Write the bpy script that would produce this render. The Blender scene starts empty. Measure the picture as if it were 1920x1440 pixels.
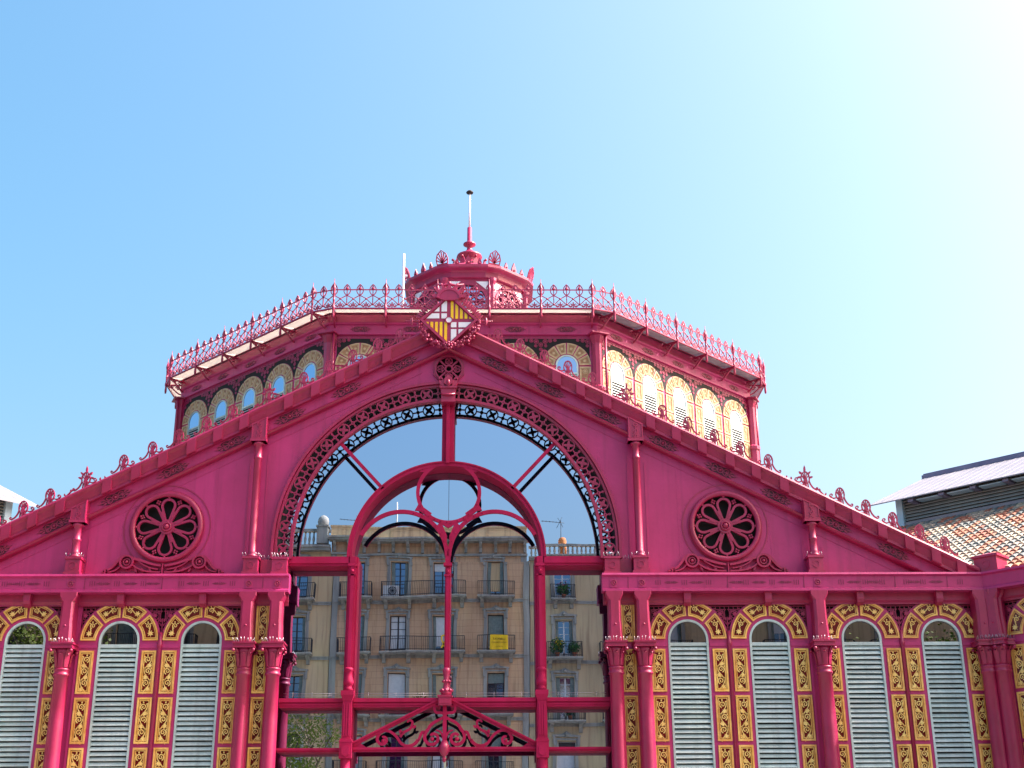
import bpy, bmesh, math, random
from mathutils import Matrix, Vector
rnd = random.Random(7)
PI = math.pi
sin, cos, tan, rad = math.sin, math.cos, math.tan, math.radians
scene = bpy.context.scene
COL = scene.collection

# ------------------------------------------------------------------ camera
F_PX, PITCH, YAW, ROLL = 2470.68, rad(20.85), rad(1.06), rad(0.369)
cam = bpy.data.cameras.new("camera")
cam.sensor_width = 36.0
cam.lens = F_PX / 1920.0 * 36.0
cam.clip_end = 3000
cam_o = bpy.data.objects.new("camera", cam)
COL.objects.link(cam_o)
R0 = Vector((cos(YAW), -sin(YAW), 0))
FW = Vector((sin(YAW) * cos(PITCH), cos(YAW) * cos(PITCH), sin(PITCH)))
U0 = R0.cross(FW)
RR = cos(ROLL) * R0 - sin(ROLL) * U0
UU = sin(ROLL) * R0 + cos(ROLL) * U0
M = Matrix((RR, UU, -FW)).transposed().to_4x4()
M.translation = Vector((1.15, -35.0, 1.6))
cam_o.matrix_world = M
scene.camera = cam_o

# ------------------------------------------------------------------ sky and sun
SUN_AZ = rad(92.5)      # to the right of the +Y axis
SUN_EL = rad(47)
world = bpy.data.worlds.new("World")
scene.world = world
world.use_nodes = True
wn = world.node_tree
wn.nodes.clear()
sky = wn.nodes.new("ShaderNodeTexSky")
sky.sky_type = 'NISHITA'
sky.sun_disc = False
sky.sun_elevation = SUN_EL
sky.sun_rotation = SUN_AZ
sky.altitude = 0
sky.air_density = 1.2
sky.dust_density = 8.0
sky.ozone_density = 0.5
bg = wn.nodes.new("ShaderNodeBackground")
bg.inputs['Strength'].default_value = 0.15
wo = wn.nodes.new("ShaderNodeOutputWorld")
hs = wn.nodes.new("ShaderNodeHueSaturation")
hs.inputs['Saturation'].default_value = 1.52
hs.inputs['Hue'].default_value = 0.482
tint = wn.nodes.new("ShaderNodeMixRGB")
tint.blend_type = 'MULTIPLY'
tint.inputs[0].default_value = 1.0
tint.inputs[2].default_value = (1.0, 1.0, 1.02, 1)
wn.links.new(sky.outputs[0], hs.inputs['Color'])
wn.links.new(hs.outputs[0], tint.inputs[1])
wn.links.new(tint.outputs[0], bg.inputs[0])
wn.links.new(bg.outputs[0], wo.inputs[0])
sun = bpy.data.lights.new("sun", 'SUN')
sun.energy = 5.0
sun.angle = rad(0.53)
sun.color = (1.0, 0.96, 0.91)
sun_o = bpy.data.objects.new("sun", sun)
COL.objects.link(sun_o)
sd = Vector((sin(SUN_AZ) * cos(SUN_EL), cos(SUN_AZ) * cos(SUN_EL), sin(SUN_EL)))
sun_o.rotation_euler = sd.to_track_quat('Z', 'Y').to_euler()
sun_o.location = (30, 10, 60)
vs = scene.view_settings
vs.view_transform = 'Standard'
vs.look = 'None'
vs.gamma = 1.0
vs.exposure = 1.3
vs.use_curve_mapping = False

# ------------------------------------------------------------------ materials
def srgb(r, g, b):
    f = lambda c: (c / 255 / 12.92) if c / 255 <= 0.04045 else ((c / 255 + 0.055) / 1.055) ** 2.4
    return (f(r), f(g), f(b), 1.0)

def material(name, c1, c2=None, rough=0.5, scale=3.0, bump=0.0, bscale=40.0, metal=0.0, spec=0.5, streak=False, coord='Object', rvar=0.12, weather=0.0, objvar=0.0):
    m = bpy.data.materials.new(name)
    m.use_nodes = True
    nt = m.node_tree
    b = nt.nodes["Principled BSDF"]
    b.inputs['Roughness'].default_value = rough
    b.inputs['Metallic'].default_value = metal
    b.inputs['Specular IOR Level'].default_value = spec
    tc = nt.nodes.new("ShaderNodeTexCoord")
    geo = nt.nodes.new("ShaderNodeNewGeometry")
    src = geo.outputs['Position'] if coord == 'World' else tc.outputs['Object']
    if c2 is None:
        b.inputs['Base Color'].default_value = c1
    else:
        nz = nt.nodes.new("ShaderNodeTexNoise")
        nz.inputs['Scale'].default_value = scale
        nz.inputs['Detail'].default_value = 8
        nz.inputs['Roughness'].default_value = 0.65
        if streak:
            mp = nt.nodes.new("ShaderNodeMapping")
            mp.inputs['Scale'].default_value = (1, 1, 0.12)
            nt.links.new(src, mp.inputs[0])
            nt.links.new(mp.outputs[0], nz.inputs['Vector'])
        else:
            nt.links.new(src, nz.inputs['Vector'])
        rp = nt.nodes.new("ShaderNodeValToRGB")
        rp.color_ramp.elements[0].position = 0.36
        rp.color_ramp.elements[1].position = 0.66
        rp.color_ramp.elements[0].color = c1
        rp.color_ramp.elements[1].color = c2
        nt.links.new(nz.outputs['Fac'], rp.inputs[0])
        colour = rp.outputs[0]
        if weather:
            for sc, det, lo, hi, k, mul in (((5.0, 5.0, 0.28), 6, .50, .72, weather, (0.45, 0.40, 0.42, 1)), ((0.45, 0.45, 0.3), 4, .48, .70, weather * .7, (1.22, 1.45, 1.25, 1)), ((22, 22, 14), 3, .62, .72, weather * .8, (0.5, 0.42, 0.42, 1))):
                mp2 = nt.nodes.new("ShaderNodeMapping"); mp2.inputs['Scale'].default_value = sc
                nt.links.new(src, mp2.inputs[0])
                n3 = nt.nodes.new("ShaderNodeTexNoise"); n3.inputs['Scale'].default_value = 1.0; n3.inputs['Detail'].default_value = det
                nt.links.new(mp2.outputs[0], n3.inputs['Vector'])
                r3 = nt.nodes.new("ShaderNodeMapRange"); r3.inputs['From Min'].default_value = lo; r3.inputs['From Max'].default_value = hi; r3.inputs['To Max'].default_value = k
                nt.links.new(n3.outputs['Fac'], r3.inputs['Value'])
                mx = nt.nodes.new("ShaderNodeMixRGB"); mx.blend_type = 'MULTIPLY'; mx.inputs[2].default_value = mul
                nt.links.new(r3.outputs[0], mx.inputs[0]); nt.links.new(colour, mx.inputs[1])
                colour = mx.outputs[0]
        if objvar:
            oi = nt.nodes.new("ShaderNodeObjectInfo")
            hv = nt.nodes.new("ShaderNodeHueSaturation")
            r4 = nt.nodes.new("ShaderNodeMapRange"); r4.inputs['To Min'].default_value = 1 - objvar; r4.inputs['To Max'].default_value = 1 + objvar * .5
            r5 = nt.nodes.new("ShaderNodeMapRange"); r5.inputs['To Min'].default_value = .5 - objvar * .05; r5.inputs['To Max'].default_value = .5 + objvar * .05
            nt.links.new(oi.outputs['Random'], r4.inputs['Value']); nt.links.new(oi.outputs['Random'], r5.inputs['Value'])
            nt.links.new(r4.outputs[0], hv.inputs['Value']); nt.links.new(r5.outputs[0], hv.inputs['Hue'])
            nt.links.new(colour, hv.inputs['Color'])
            colour = hv.outputs[0]
        nt.links.new(colour, b.inputs['Base Color'])
        if rvar:
            mr = nt.nodes.new("ShaderNodeMapRange")
            mr.inputs['To Min'].default_value = max(0.02, rough - rvar)
            mr.inputs['To Max'].default_value = min(1, rough + rvar)
            nt.links.new(nz.outputs['Fac'], mr.inputs['Value'])
            nt.links.new(mr.outputs[0], b.inputs['Roughness'])
    if bump:
        n2 = nt.nodes.new("ShaderNodeTexNoise")
        n2.inputs['Scale'].default_value = bscale
        n2.inputs['Detail'].default_value = 5
        nt.links.new(src, n2.inputs['Vector'])
        bp = nt.nodes.new("ShaderNodeBump")
        bp.inputs['Strength'].default_value = bump
        bp.inputs['Distance'].default_value = 0.02
        nt.links.new(n2.outputs['Fac'], bp.inputs['Height'])
        nt.links.new(bp.outputs[0], b.inputs['Normal'])
    return m

MAT = {}
MAT['iron'] = material('painted_iron', srgb(148, 20, 66), srgb(164, 27, 82), 0.42, 0.9, 0.12, 26, spec=0.62, coord='World', weather=0.3, rvar=0.06)
MAT['wall'] = material('painted_sheet', srgb(170, 33, 96), srgb(186, 41, 112), 0.50, 0.55, 0.18, 7, spec=0.6, coord='World', weather=0.36, rvar=0.06)
MAT['frame'] = material('matt_frame_paint', srgb(154, 20, 64), srgb(170, 26, 80), 0.62, 0.9, 0.1, 26, spec=0.18, coord='World', weather=0.3, rvar=0.05)
MAT['recess'] = material('recess_shade', srgb(62, 12, 32), srgb(84, 18, 44), 0.55, 5)  # shade inside the frieze piercings, put into a flat dark colour
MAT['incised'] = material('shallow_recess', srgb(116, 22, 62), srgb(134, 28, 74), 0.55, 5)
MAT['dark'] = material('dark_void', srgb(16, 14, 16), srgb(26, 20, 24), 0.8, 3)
MAT['backshade'] = material('unlit_back_shade', srgb(14, 16, 34), srgb(22, 22, 44), 0.6, 3)  # unlit look of the ironwork's rear faces put into their colour
MAT['gold'] = material('gilded_tile', srgb(228, 164, 74), srgb(250, 204, 118), 0.32, 4.0, 0.2, 50, coord='World', weather=0.4, objvar=.14)
MAT['scroll'] = material('gilded_scroll', srgb(232, 188, 100), srgb(248, 220, 136), 0.35, 6.0, coord='World')
MAT['field'] = material('glazed_oxblood', srgb(88, 8, 10), srgb(116, 16, 16), 0.22, 5.0, coord='World')
MAT['cream'] = material('weathered_tile', srgb(186, 158, 116), srgb(206, 184, 146), 0.4, 5.0, 0.2, 40, coord='World')
MAT['creamline'] = material('weathered_tile_line', srgb(146, 104, 72), srgb(170, 130, 92), 0.5, 8.0, coord='World')
MAT['slat'] = material('pale_green_louvre', srgb(176, 198, 196), srgb(200, 216, 213), 0.42, 2.5, 0.1, 40, coord='World', weather=0.4, objvar=.16)
MAT['white'] = material('white_enamel', srgb(228, 228, 236), srgb(240, 240, 246), 0.35, 3)
MAT['yellow'] = material('yellow_enamel', srgb(240, 190, 6), srgb(250, 206, 20), 0.35, 3)
MAT['steel'] = material('pale_metal_sheet', srgb(124, 122, 131), srgb(138, 136, 144), 0.5, 0.6, coord='World')
MAT['zinc'] = material('blue_grey_ridge', srgb(104, 102, 132), srgb(128, 126, 152), 0.5, 1)
MAT['bluepost'] = material('pale_blue_post', srgb(150, 186, 206), srgb(176, 206, 222), 0.5, 2)
MAT['louvre'] = material('grey_louvre', srgb(142, 152, 154), srgb(168, 174, 172), 0.5, 2)
MAT['opal'] = material('opal_panel', srgb(232, 228, 220), srgb(242, 240, 234), 0.45, 1.5, coord='World')
MAT['greypanel'] = material('grey_panel', srgb(126, 130, 148), srgb(176, 178, 190), 0.4, 2.5, coord='World')  # greyer tone for gallery panels on the right-hand faces
MAT['spike'] = material('steel_spike', srgb(190, 180, 190), None, 0.3, metal=0.6)
MAT['asphalt'] = material('worn_asphalt', srgb(74, 74, 76), srgb(92, 91, 90), 0.9, 2, 0.4, 60)
MAT['paving'] = material('paving', srgb(112, 108, 104), srgb(132, 127, 121), 0.85, 1.2, 0.3, 40)
MAT['terra'] = material('terracotta', srgb(142, 84, 64), srgb(168, 110, 86), 0.75, 6, 0.3, 30, coord='World', weather=.4, objvar=.25)
MAT['slate'] = material('grey_roof_sheet', srgb(74, 72, 76), srgb(96, 92, 94), 0.7, 2, coord='World')
MAT['buff'] = material('buff_tile', srgb(152, 138, 120), srgb(176, 162, 144), 0.7, 6, 0.3, 30, coord='World', weather=.5, objvar=.25)
MAT['greyt'] = material('grey_green_tile', srgb(84, 90, 90), srgb(112, 116, 112), 0.6, 6, 0.3, 30, coord='World')
MAT['render'] = material('peach_render', srgb(210, 166, 128), srgb(226, 186, 150), 0.9, 0.7, 0.3, 20, streak=True, weather=0.6)
MAT['render2'] = material('ochre_render', srgb(190, 164, 128), srgb(210, 186, 150), 0.9, 0.7, 0.3, 20, streak=True, weather=0.6)
MAT['render3'] = material('sand_render', srgb(204, 172, 132), srgb(220, 192, 152), 0.9, 0.7, 0.3, 20, streak=True, weather=0.6)
MAT['stone'] = material('pale_stone', srgb(146, 144, 138), srgb(174, 170, 162), 0.85, 1.6, 0.4, 25, streak=True, weather=0.6)
MAT['rail'] = material('black_railing', srgb(34, 36, 42), srgb(50, 52, 58), 0.5, 4)
MAT['wood'] = material('dark_joinery', srgb(52, 46, 48), srgb(70, 60, 58), 0.55, 5)
MAT['whitewood'] = material('white_joinery', srgb(216, 216, 214), srgb(230, 230, 228), 0.5, 5)
MAT['shutter'] = material('green_grey_shutter', srgb(110, 124, 118), srgb(140, 150, 142), 0.6, 5)
MAT['bark'] = material('bark', srgb(96, 84, 70), srgb(146, 134, 114), 0.9, 4, 0.6, 14)
MAT['leaf'] = material('spring_leaf', srgb(86, 112, 34), srgb(134, 152, 52), 0.55, 0.9)
MAT['plant'] = material('balcony_leaf', srgb(40, 84, 44), srgb(66, 118, 56), 0.6, 6)
MAT['pink'] = material('pink_bloom', srgb(190, 70, 140), srgb(214, 104, 166), 0.7, 9)
MAT['pot'] = material('clay_pot', srgb(170, 92, 60), srgb(190, 110, 76), 0.8, 9)
MAT['orange'] = material('clay_flue', srgb(200, 120, 64), srgb(214, 138, 82), 0.8, 4)
MAT['black'] = material('black_print', srgb(30, 28, 30), None, 0.7)

def ashlar(m, w, h):
    nt = m.node_tree
    b = nt.nodes["Principled BSDF"]
    tc = nt.nodes.new("ShaderNodeTexCoord")
    mp = nt.nodes.new("ShaderNodeMapping"); mp.inputs['Rotation'].default_value = (PI / 2, 0, 0)
    nt.links.new(tc.outputs['Object'], mp.inputs[0])
    bt = nt.nodes.new("ShaderNodeTexBrick")
    bt.inputs['Scale'].default_value = 1.0
    bt.inputs['Brick Width'].default_value = w; bt.inputs['Row Height'].default_value = h
    bt.inputs['Mortar Size'].default_value = 0.018
    bt.inputs['Color1'].default_value = (1, 1, 1, 1); bt.inputs['Color2'].default_value = (.93, .92, .91, 1); bt.inputs['Mortar'].default_value = (.78, .76, .75, 1)
    nt.links.new(mp.outputs[0], bt.inputs['Vector'])
    mx = nt.nodes.new("ShaderNodeMixRGB"); mx.blend_type = 'MULTIPLY'; mx.inputs[0].default_value = 1.0
    lk = b.inputs['Base Color'].links[0].from_socket
    nt.links.new(lk, mx.inputs[1]); nt.links.new(bt.outputs['Color'], mx.inputs[2])
    nt.links.new(mx.outputs[0], b.inputs['Base Color'])
ashlar(MAT['render'], 1.6, 0.42)
def translucent(m, fac):
    nt = m.node_tree
    b = nt.nodes["Principled BSDF"]
    tr = nt.nodes.new("ShaderNodeBsdfTranslucent")
    tr.inputs[0].default_value = (0.85, 0.84, 0.80, 1)
    mx = nt.nodes.new("ShaderNodeMixShader")
    mx.inputs[0].default_value = fac
    nt.links.new(b.outputs[0], mx.inputs[1]); nt.links.new(tr.outputs[0], mx.inputs[2])
    nt.links.new(mx.outputs[0], nt.nodes["Material Output"].inputs['Surface'])
translucent(MAT['opal'], 0.45)
def glass(name, col, rough=0.0, wav=0.0, wscale=0.5):
    m = bpy.data.materials.new(name)
    m.use_nodes = True
    nt = m.node_tree
    b = nt.nodes["Principled BSDF"]
    b.inputs['Base Color'].default_value = col
    b.inputs['Metallic'].default_value = 1.0
    b.inputs['Roughness'].default_value = rough
    if wav:
        geo = nt.nodes.new("ShaderNodeNewGeometry")
        nz = nt.nodes.new("ShaderNodeTexNoise")
        nz.inputs['Scale'].default_value = wscale
        nz.inputs['Detail'].default_value = 1
        nt.links.new(geo.outputs['Position'], nz.inputs['Vector'])
        bp = nt.nodes.new("ShaderNodeBump")
        bp.inputs['Strength'].default_value = wav
        bp.inputs['Distance'].default_value = 0.01
        nt.links.new(nz.outputs['Fac'], bp.inputs['Height'])
        nt.links.new(bp.outputs[0], b.inputs['Normal'])
    return m
MAT['glass'] = glass('coated_glass', (0.44, 0.52, 0.65, 1), 0.0, 0.12, 0.6)
MAT['glassd'] = glass('dim_glass', (0.17, 0.18, 0.22, 1), 0.0, 0.10, 0.8)
MAT['glassb'] = glass('blue_glass', (0.42, 0.50, 0.66, 1), 0.03)
MAT['pane'] = glass('window_pane', (0.20, 0.28, 0.40, 1), 0.05)

# ------------------------------------------------------------------ mesh builder
class MB:
    def __init__(s):
        s.v = []; s.f = []; s.m = []; s.sm = []
        s.X = None
    def add(s, vs, fs, m=0, smooth=False):
        o = len(s.v)
        if s.X is not None:
            vs = [tuple(s.X @ Vector(p)) for p in vs]
        s.v += [tuple(p) for p in vs]
        for i, f in enumerate(fs):
            s.f.append([o + k for k in f])
            s.m.append(m if isinstance(m, int) else m[i]); s.sm.append(smooth)
    def box(s, x0, x1, y0, y1, z0, z1, m=0):
        s.add([(x0, y0, z0), (x1, y0, z0), (x1, y1, z0), (x0, y1, z0), (x0, y0, z1), (x1, y0, z1), (x1, y1, z1), (x0, y1, z1)],
              [(0, 3, 2, 1), (4, 5, 6, 7), (0, 1, 5, 4), (1, 2, 6, 5), (2, 3, 7, 6), (3, 0, 4, 7)], m)
    def prism(s, poly, y0, y1, m=0, mb=None):
        n = len(poly)
        vs = [(x, y0, z) for x, z in poly] + [(x, y1, z) for x, z in poly]
        fs = [list(range(n)), list(range(2 * n - 1, n - 1, -1))] + [(i, i + n, (i + 1) % n + n, (i + 1) % n) for i in range(n)]
        mm = [m] * len(fs)
        if mb is not None: mm[1] = mb
        s.add(vs, fs, mm)
    def ribbon(s, pts, w, y0, y1, m=0, closed=False, mb=None, smooth=False):
        n = len(pts)
        vs = []
        for i in range(n):
            a = pts[i - 1] if (i > 0 or closed) else pts[i]
            b = pts[(i + 1) % n] if (i < n - 1 or closed) else pts[i]
            dx, dz = b[0] - a[0], b[1] - a[1]
            L = math.hypot(dx, dz) or 1
            nx, nz = -dz / L, dx / L
            ww = (w if not isinstance(w, (list, tuple)) else w[i]) / 2
            p = pts[i]
            vs += [(p[0] + nx * ww, y0, p[1] + nz * ww), (p[0] - nx * ww, y0, p[1] - nz * ww), (p[0] - nx * ww, y1, p[1] - nz * ww), (p[0] + nx * ww, y1, p[1] + nz * ww)]
        fs = []; mm = []
        for i in range(n if closed else n - 1):
            a = 4 * i; b = 4 * ((i + 1) % n)
            for k in range(4):
                fs.append((a + k, a + (k + 1) % 4, b + (k + 1) % 4, b + k))
                mm.append(mb if (mb is not None and k == 2) else m)
        if not closed:
            fs += [(0, 3, 2, 1), (4 * n - 4, 4 * n - 3, 4 * n - 2, 4 * n - 1)]; mm += [m, m]
        s.add(vs, fs, mm, smooth)
    def tube(s, pts, r, n=6, m=0, closed=False, smooth=True):
        P = [Vector(p) for p in pts]
        N = len(P)
        vs = []
        up = None
        for i in range(N):
            a = P[i - 1] if (i > 0 or closed) else P[i]
            b = P[(i + 1) % N] if (i < N - 1 or closed) else P[i]
            t = (b - a).normalized()
            if up is None:
                up = Vector((0, 1, 0)) if abs(t.y) < 0.9 else Vector((1, 0, 0))
            x = up.cross(t).normalized(); yv = t.cross(x).normalized(); up = yv
            rr = r if not isinstance(r, (list, tuple)) else r[i]
            vs += [tuple(P[i] + x * rr * cos(2 * PI * k / n) + yv * rr * sin(2 * PI * k / n)) for k in range(n)]
        fs = []
        for i in range(N if closed else N - 1):
            a = n * i; b = n * ((i + 1) % N)
            fs += [(a + k, a + (k + 1) % n, b + (k + 1) % n, b + k) for k in range(n)]
        s.add(vs, fs, m, smooth)
        if not closed:
            o = len(s.v) - n * N
            s.f.append([o + k for k in range(n)][::-1]); s.m.append(m); s.sm.append(False)
            s.f.append([o + n * (N - 1) + k for k in range(n)]); s.m.append(m); s.sm.append(False)
    def lathe(s, prof, cx=0, cy=0, n=16, m=0, smooth=True):
        vs = []
        for r, z in prof:
            vs += [(cx + r * cos(2 * PI * k / n), cy + r * sin(2 * PI * k / n), z) for k in range(n)]
        fs = []
        for i in range(len(prof) - 1):
            fs += [(i * n + k, i * n + (k + 1) % n, (i + 1) * n + (k + 1) % n, (i + 1) * n + k) for k in range(n)]
        s.add(vs, fs, m, smooth)
        o = len(s.v) - n * len(prof)
        s.f.append([o + k for k in range(n)][::-1]); s.m.append(m); s.sm.append(False)
        s.f.append([o + n * (len(prof) - 1) + k for k in range(n)]); s.m.append(m); s.sm.append(False)
    def ball(s, c, r, m=0, n=8, sc=(1, 1, 1)):
        vs = []; k2 = n // 2 + 1
        for i in range(1, k2):
            th = PI * i / k2
            vs += [(c[0] + r * sc[0] * sin(th) * cos(2 * PI * k / n), c[1] + r * sc[1] * sin(th) * sin(2 * PI * k / n), c[2] + r * sc[2] * cos(th)) for k in range(n)]
        R = k2 - 1
        vs += [(c[0], c[1], c[2] + r * sc[2]), (c[0], c[1], c[2] - r * sc[2])]
        fs = []
        for i in range(R - 1):
            fs += [(i * n + k, (i + 1) * n + k, (i + 1) * n + (k + 1) % n, i * n + (k + 1) % n) for k in range(n)]
        fs += [(R * n, k, (k + 1) % n) for k in range(n)] + [(R * n + 1, (R - 1) * n + (k + 1) % n, (R - 1) * n + k) for k in range(n)]
        s.add(vs, fs, m, True)
    def sweep(s, prof, xa, xb, slope=0.0, m=0, ka=0.0, kb=0.0):
        # profile of (y, z) carried from x=xa to x=xb; slope dz/dx; ka,kb mitre: x shift per y
        n = len(prof)
        vs = []
        for x, k in ((xa, ka), (xb, kb)):
            for y, z in prof:
                xx = x + k * y
                vs.append((xx, y, z + slope * xx))
        fs = [(i, (i + 1) % n, n + (i + 1) % n, n + i) for i in range(n)] + [list(range(n))[::-1], list(range(n, 2 * n))]
        s.add(vs, fs, m)
    def plate(s, outer, holes, y0, y1, m=0, mb=None, mh=None):
        bm = bmesh.new()
        loops = [outer] + list(holes)
        for L in loops:
            vv = [bm.verts.new((x, 0, z)) for x, z in L]
            for i in range(len(vv)):
                bm.edges.new((vv[i], vv[(i + 1) % len(vv)]))
        bmesh.ops.triangle_fill(bm, use_beauty=True, use_dissolve=False, edges=bm.edges[:], normal=(0, -1, 0))
        bm.verts.index_update()
        vs = [tuple(v.co) for v in bm.verts]
        tf = [[v.index for v in f.verts] for f in bm.faces]
        bm.free()
        s.add([(v[0], y0, v[2]) for v in vs], tf, m)
        s.add([(v[0], y1, v[2]) for v in vs], [t[::-1] for t in tf], m if mb is None else mb)
        for i, L in enumerate(loops):
            n = len(L)
            s.add([(x, y0, z) for x, z in L] + [(x, y1, z) for x, z in L], [(k, (k + 1) % n, (k + 1) % n + n, k + n) for k in range(n)], m if (i == 0 or mh is None) else mh)
    def mesh(s, name, mats):
        me = bpy.data.meshes.new(name)
        me.from_pydata(s.v, [], s.f)
        for k in mats: me.materials.append(MAT[k])
        for p, mi, sm in zip(me.polygons, s.m, s.sm):
            p.material_index = mi; p.use_smooth = sm
        me.update()
        return me
    def build(s, name, mats, parent=None, loc=(0, 0, 0), rz=0.0):
        return inst(name, s.mesh(name, mats if isinstance(mats, (list, tuple)) else [mats]), parent, loc, rz)

def inst(name, me, parent=None, loc=(0, 0, 0), rz=0.0, sc=None, rot=None):
    o = bpy.data.objects.new(name, me)
    COL.objects.link(o)
    o.parent = parent
    o.location = loc
    o.rotation_euler = rot if rot else (0, 0, rz)
    if sc: o.scale = sc
    return o
def thing(name, label, cat, loc=(0, 0, 0), rz=0.0, group=None, sc=None):
    o = inst(name, None, None, loc, rz, sc)
    return tag(o, label, cat, group)
def tag(o, label, cat, group=None):
    o['label'] = label; o['category'] = cat
    if group: o['group'] = group
    return o
def arc(cx, cz, r, a0, a1, n):
    return [(cx + r * cos(rad(a0 + (a1 - a0) * i / n)), cz + r * sin(rad(a0 + (a1 - a0) * i / n))) for i in range(n + 1)]
def circ(cx, cz, r, n=24):
    return arc(cx, cz, r, 0, 360, n)[:-1]
def spiral(cx, cz, r0, r1, a0, a1, n=16):
    return [(cx + (r0 + (r1 - r0) * i / n) * cos(rad(a0 + (a1 - a0) * i / n)), cz + (r0 + (r1 - r0) * i / n) * sin(rad(a0 + (a1 - a0) * i / n))) for i in range(n + 1)]
def taper(n, a, b): return [a + (b - a) * i / (n - 1) for i in range(n)]
def mir(pts): return [(-x, z) for x, z in pts]
def bez(p0, p1, p2, p3, n=10):
    out = []
    for i in range(n + 1):
        t = i / n; u = 1 - t
        out.append(tuple(u ** 3 * p0[k] + 3 * u * u * t * p1[k] + 3 * u * t * t * p2[k] + t ** 3 * p3[k] for k in (0, 1)))
    return out
def leafshape(cx, cz, L, w, a):
    c, s_ = cos(rad(a)), sin(rad(a))
    P = [(0, 0), (.3 * L, w / 2), (.65 * L, w * .42), (L, 0), (.65 * L, -w * .42), (.3 * L, -w / 2)]
    return [(cx + x * c - z * s_, cz + x * s_ + z * c) for x, z in P]

# ================================================================== GROUND
g = MB(); g.box(-900, 900, -900, 900, -0.4, 0.0)
o = g.build('ground', 'asphalt'); o['kind'] = 'structure'
g = MB(); g.prism([(0, 0), (1, 0), (1, 1), (0, 1)], 0, 1)
def slab(name, x0, x1, y0, y1, z):
    m = MB(); m.box(x0, x1, y0, y1, 0.004, z); o = m.build(name, 'paving'); o['kind'] = 'structure'
slab('pavement', -60, 60, -9, 60, 0.13)
slab('pavement', -60, 60, -50.7, -37.5, 0.13)
for y in (-9.17, -37.33):
    m = MB(); m.box(-60, 60, y - .15, y + .15, 0.002, .15); o = m.build('kerb', 'stone'); o['kind'] = 'structure'

# ================================================================== MARKET HALL (gabled front)
hall = thing('market_hall', 'magenta cast iron gabled market front with great glazed arch and gold tiled bays', 'market hall', (0, 0, 0))
SL = 0.507
ZA = 16.78          # rake top edge, front plane
XC = 14.5           # corner with the wings
AZ, AR = 10.22, 4.62

# --- gable wall
out = [(-XC, 9.30)]
base_r = [(4.62, 9.30)]
arch_open = [(4.62, 9.30)] + arc(0, AZ, AR, 0, 180, 64) + [(-4.62, 9.30)]
outer = [(-XC, 9.30)] + list(reversed(arch_open)) + [(XC, 9.30), (XC, ZA - .12 - SL * XC), (0, ZA - .12), (-XC, ZA - .12 - SL * XC)]
w = MB()
w.plate(outer, [circ(7.6, 10.76, .93, 40), circ(-7.6, 10.76, .93, 40), circ(0, 15.38, .36, 24)], 0, .12, 0, 0, 1)
w.build('gable_wall', ['wall', 'dark'], hall)
w = MB()
for sx in (1, -1):
    w.ribbon([(sx * 0.75, 15.66 - SL * .75), (sx * 12.2, 15.66 - SL * 12.2)], .02, -.012, .01)      # inset panel beads
    for x in (4.98, 5.46, 9.67, 10.2):
        top = 15.4 - SL * x - .05
        w.ribbon([(sx * x, 9.45), (sx * x, top)], .022, -.014, .01)
w.build('panel_bead', ['wall'], hall)
w = MB()
for sx in (1, -1):
    for x in (6.35, 8.85, 11.4, 12.8, 3.0, 1.6, 4.2):
        lo = 9.42 if x > 5 else AZ + math.sqrt(max(0, 4.78 ** 2 - x * x))
        hi = 15.86 - SL * x
        if 6.4 < x < 8.8: continue
        w.ribbon([(sx * x, lo), (sx * x, hi)], .05, -.004, .002)
        for i in range(int((hi - lo) / .16)):
            for d in (-.035, .035): w.ball((sx * x + sx * d, -.002, lo + .08 + i * .16), .009, 0, 5)
    for i in range(60):
        a = rad(1 + i * 1.5); w.ball((sx * 4.80 * cos(a), 0, AZ + 4.80 * sin(a)), .013, 0, 5)
    for i in range(36):
        a = rad(i * 10); w.ball((sx * 7.6 + 1.22 * cos(a), 0, 10.76 + 1.22 * sin(a)), .012, 0, 5)
o = w.build('seam_rivets', ['wall'], hall); o['kind'] = 'stuff'
# soffit of the great arch
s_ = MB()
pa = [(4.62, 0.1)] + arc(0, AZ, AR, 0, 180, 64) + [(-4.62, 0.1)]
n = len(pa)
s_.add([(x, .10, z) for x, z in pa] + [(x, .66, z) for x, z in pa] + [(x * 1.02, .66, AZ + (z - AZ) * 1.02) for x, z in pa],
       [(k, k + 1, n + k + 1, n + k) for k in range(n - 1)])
s_.build('arch_soffit', ['dark'], hall)  # near-black material: the soffit's deep shade is put into its colour

# --- raking cornice
prof = [(-.36, 0), (-.38, -.05), (-.37, -.10), (-.31, -.16), (-.28, -.28), (-.25, -.36), (-.27, -.40), (-.27, -.45), (.02, -.45), (.02, .0)]
for sx in (1, -1):
    r = MB(); r.sweep([(y, ZA + z) for y, z in prof], 0, 14.32, -SL)
    o = r.build('raking_cornice', ['iron'], hall)
    if sx < 0: o.scale = (-1, 1, 1)
    r = MB()
    r.sweep([(-.11, ZA - .44), (-.11, ZA - .80), (.01, ZA - .80), (.01, ZA - .44)], 0, 13.75, -SL)
    o = r.build('raking_frieze', ['wall'], hall)
    if sx < 0: o.scale = (-1, 1, 1)
    r = MB()
    r.sweep([(-.17, ZA - .78), (-.2, ZA - .82), (-.15, ZA - .87), (-.06, ZA - .90), (.008, ZA - .90), (.008, ZA - .78)], 0, 13.6, -SL)
    o = r.build('raking_moulding', ['iron'], hall)
    if sx < 0: o.scale = (-1, 1, 1)
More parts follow.
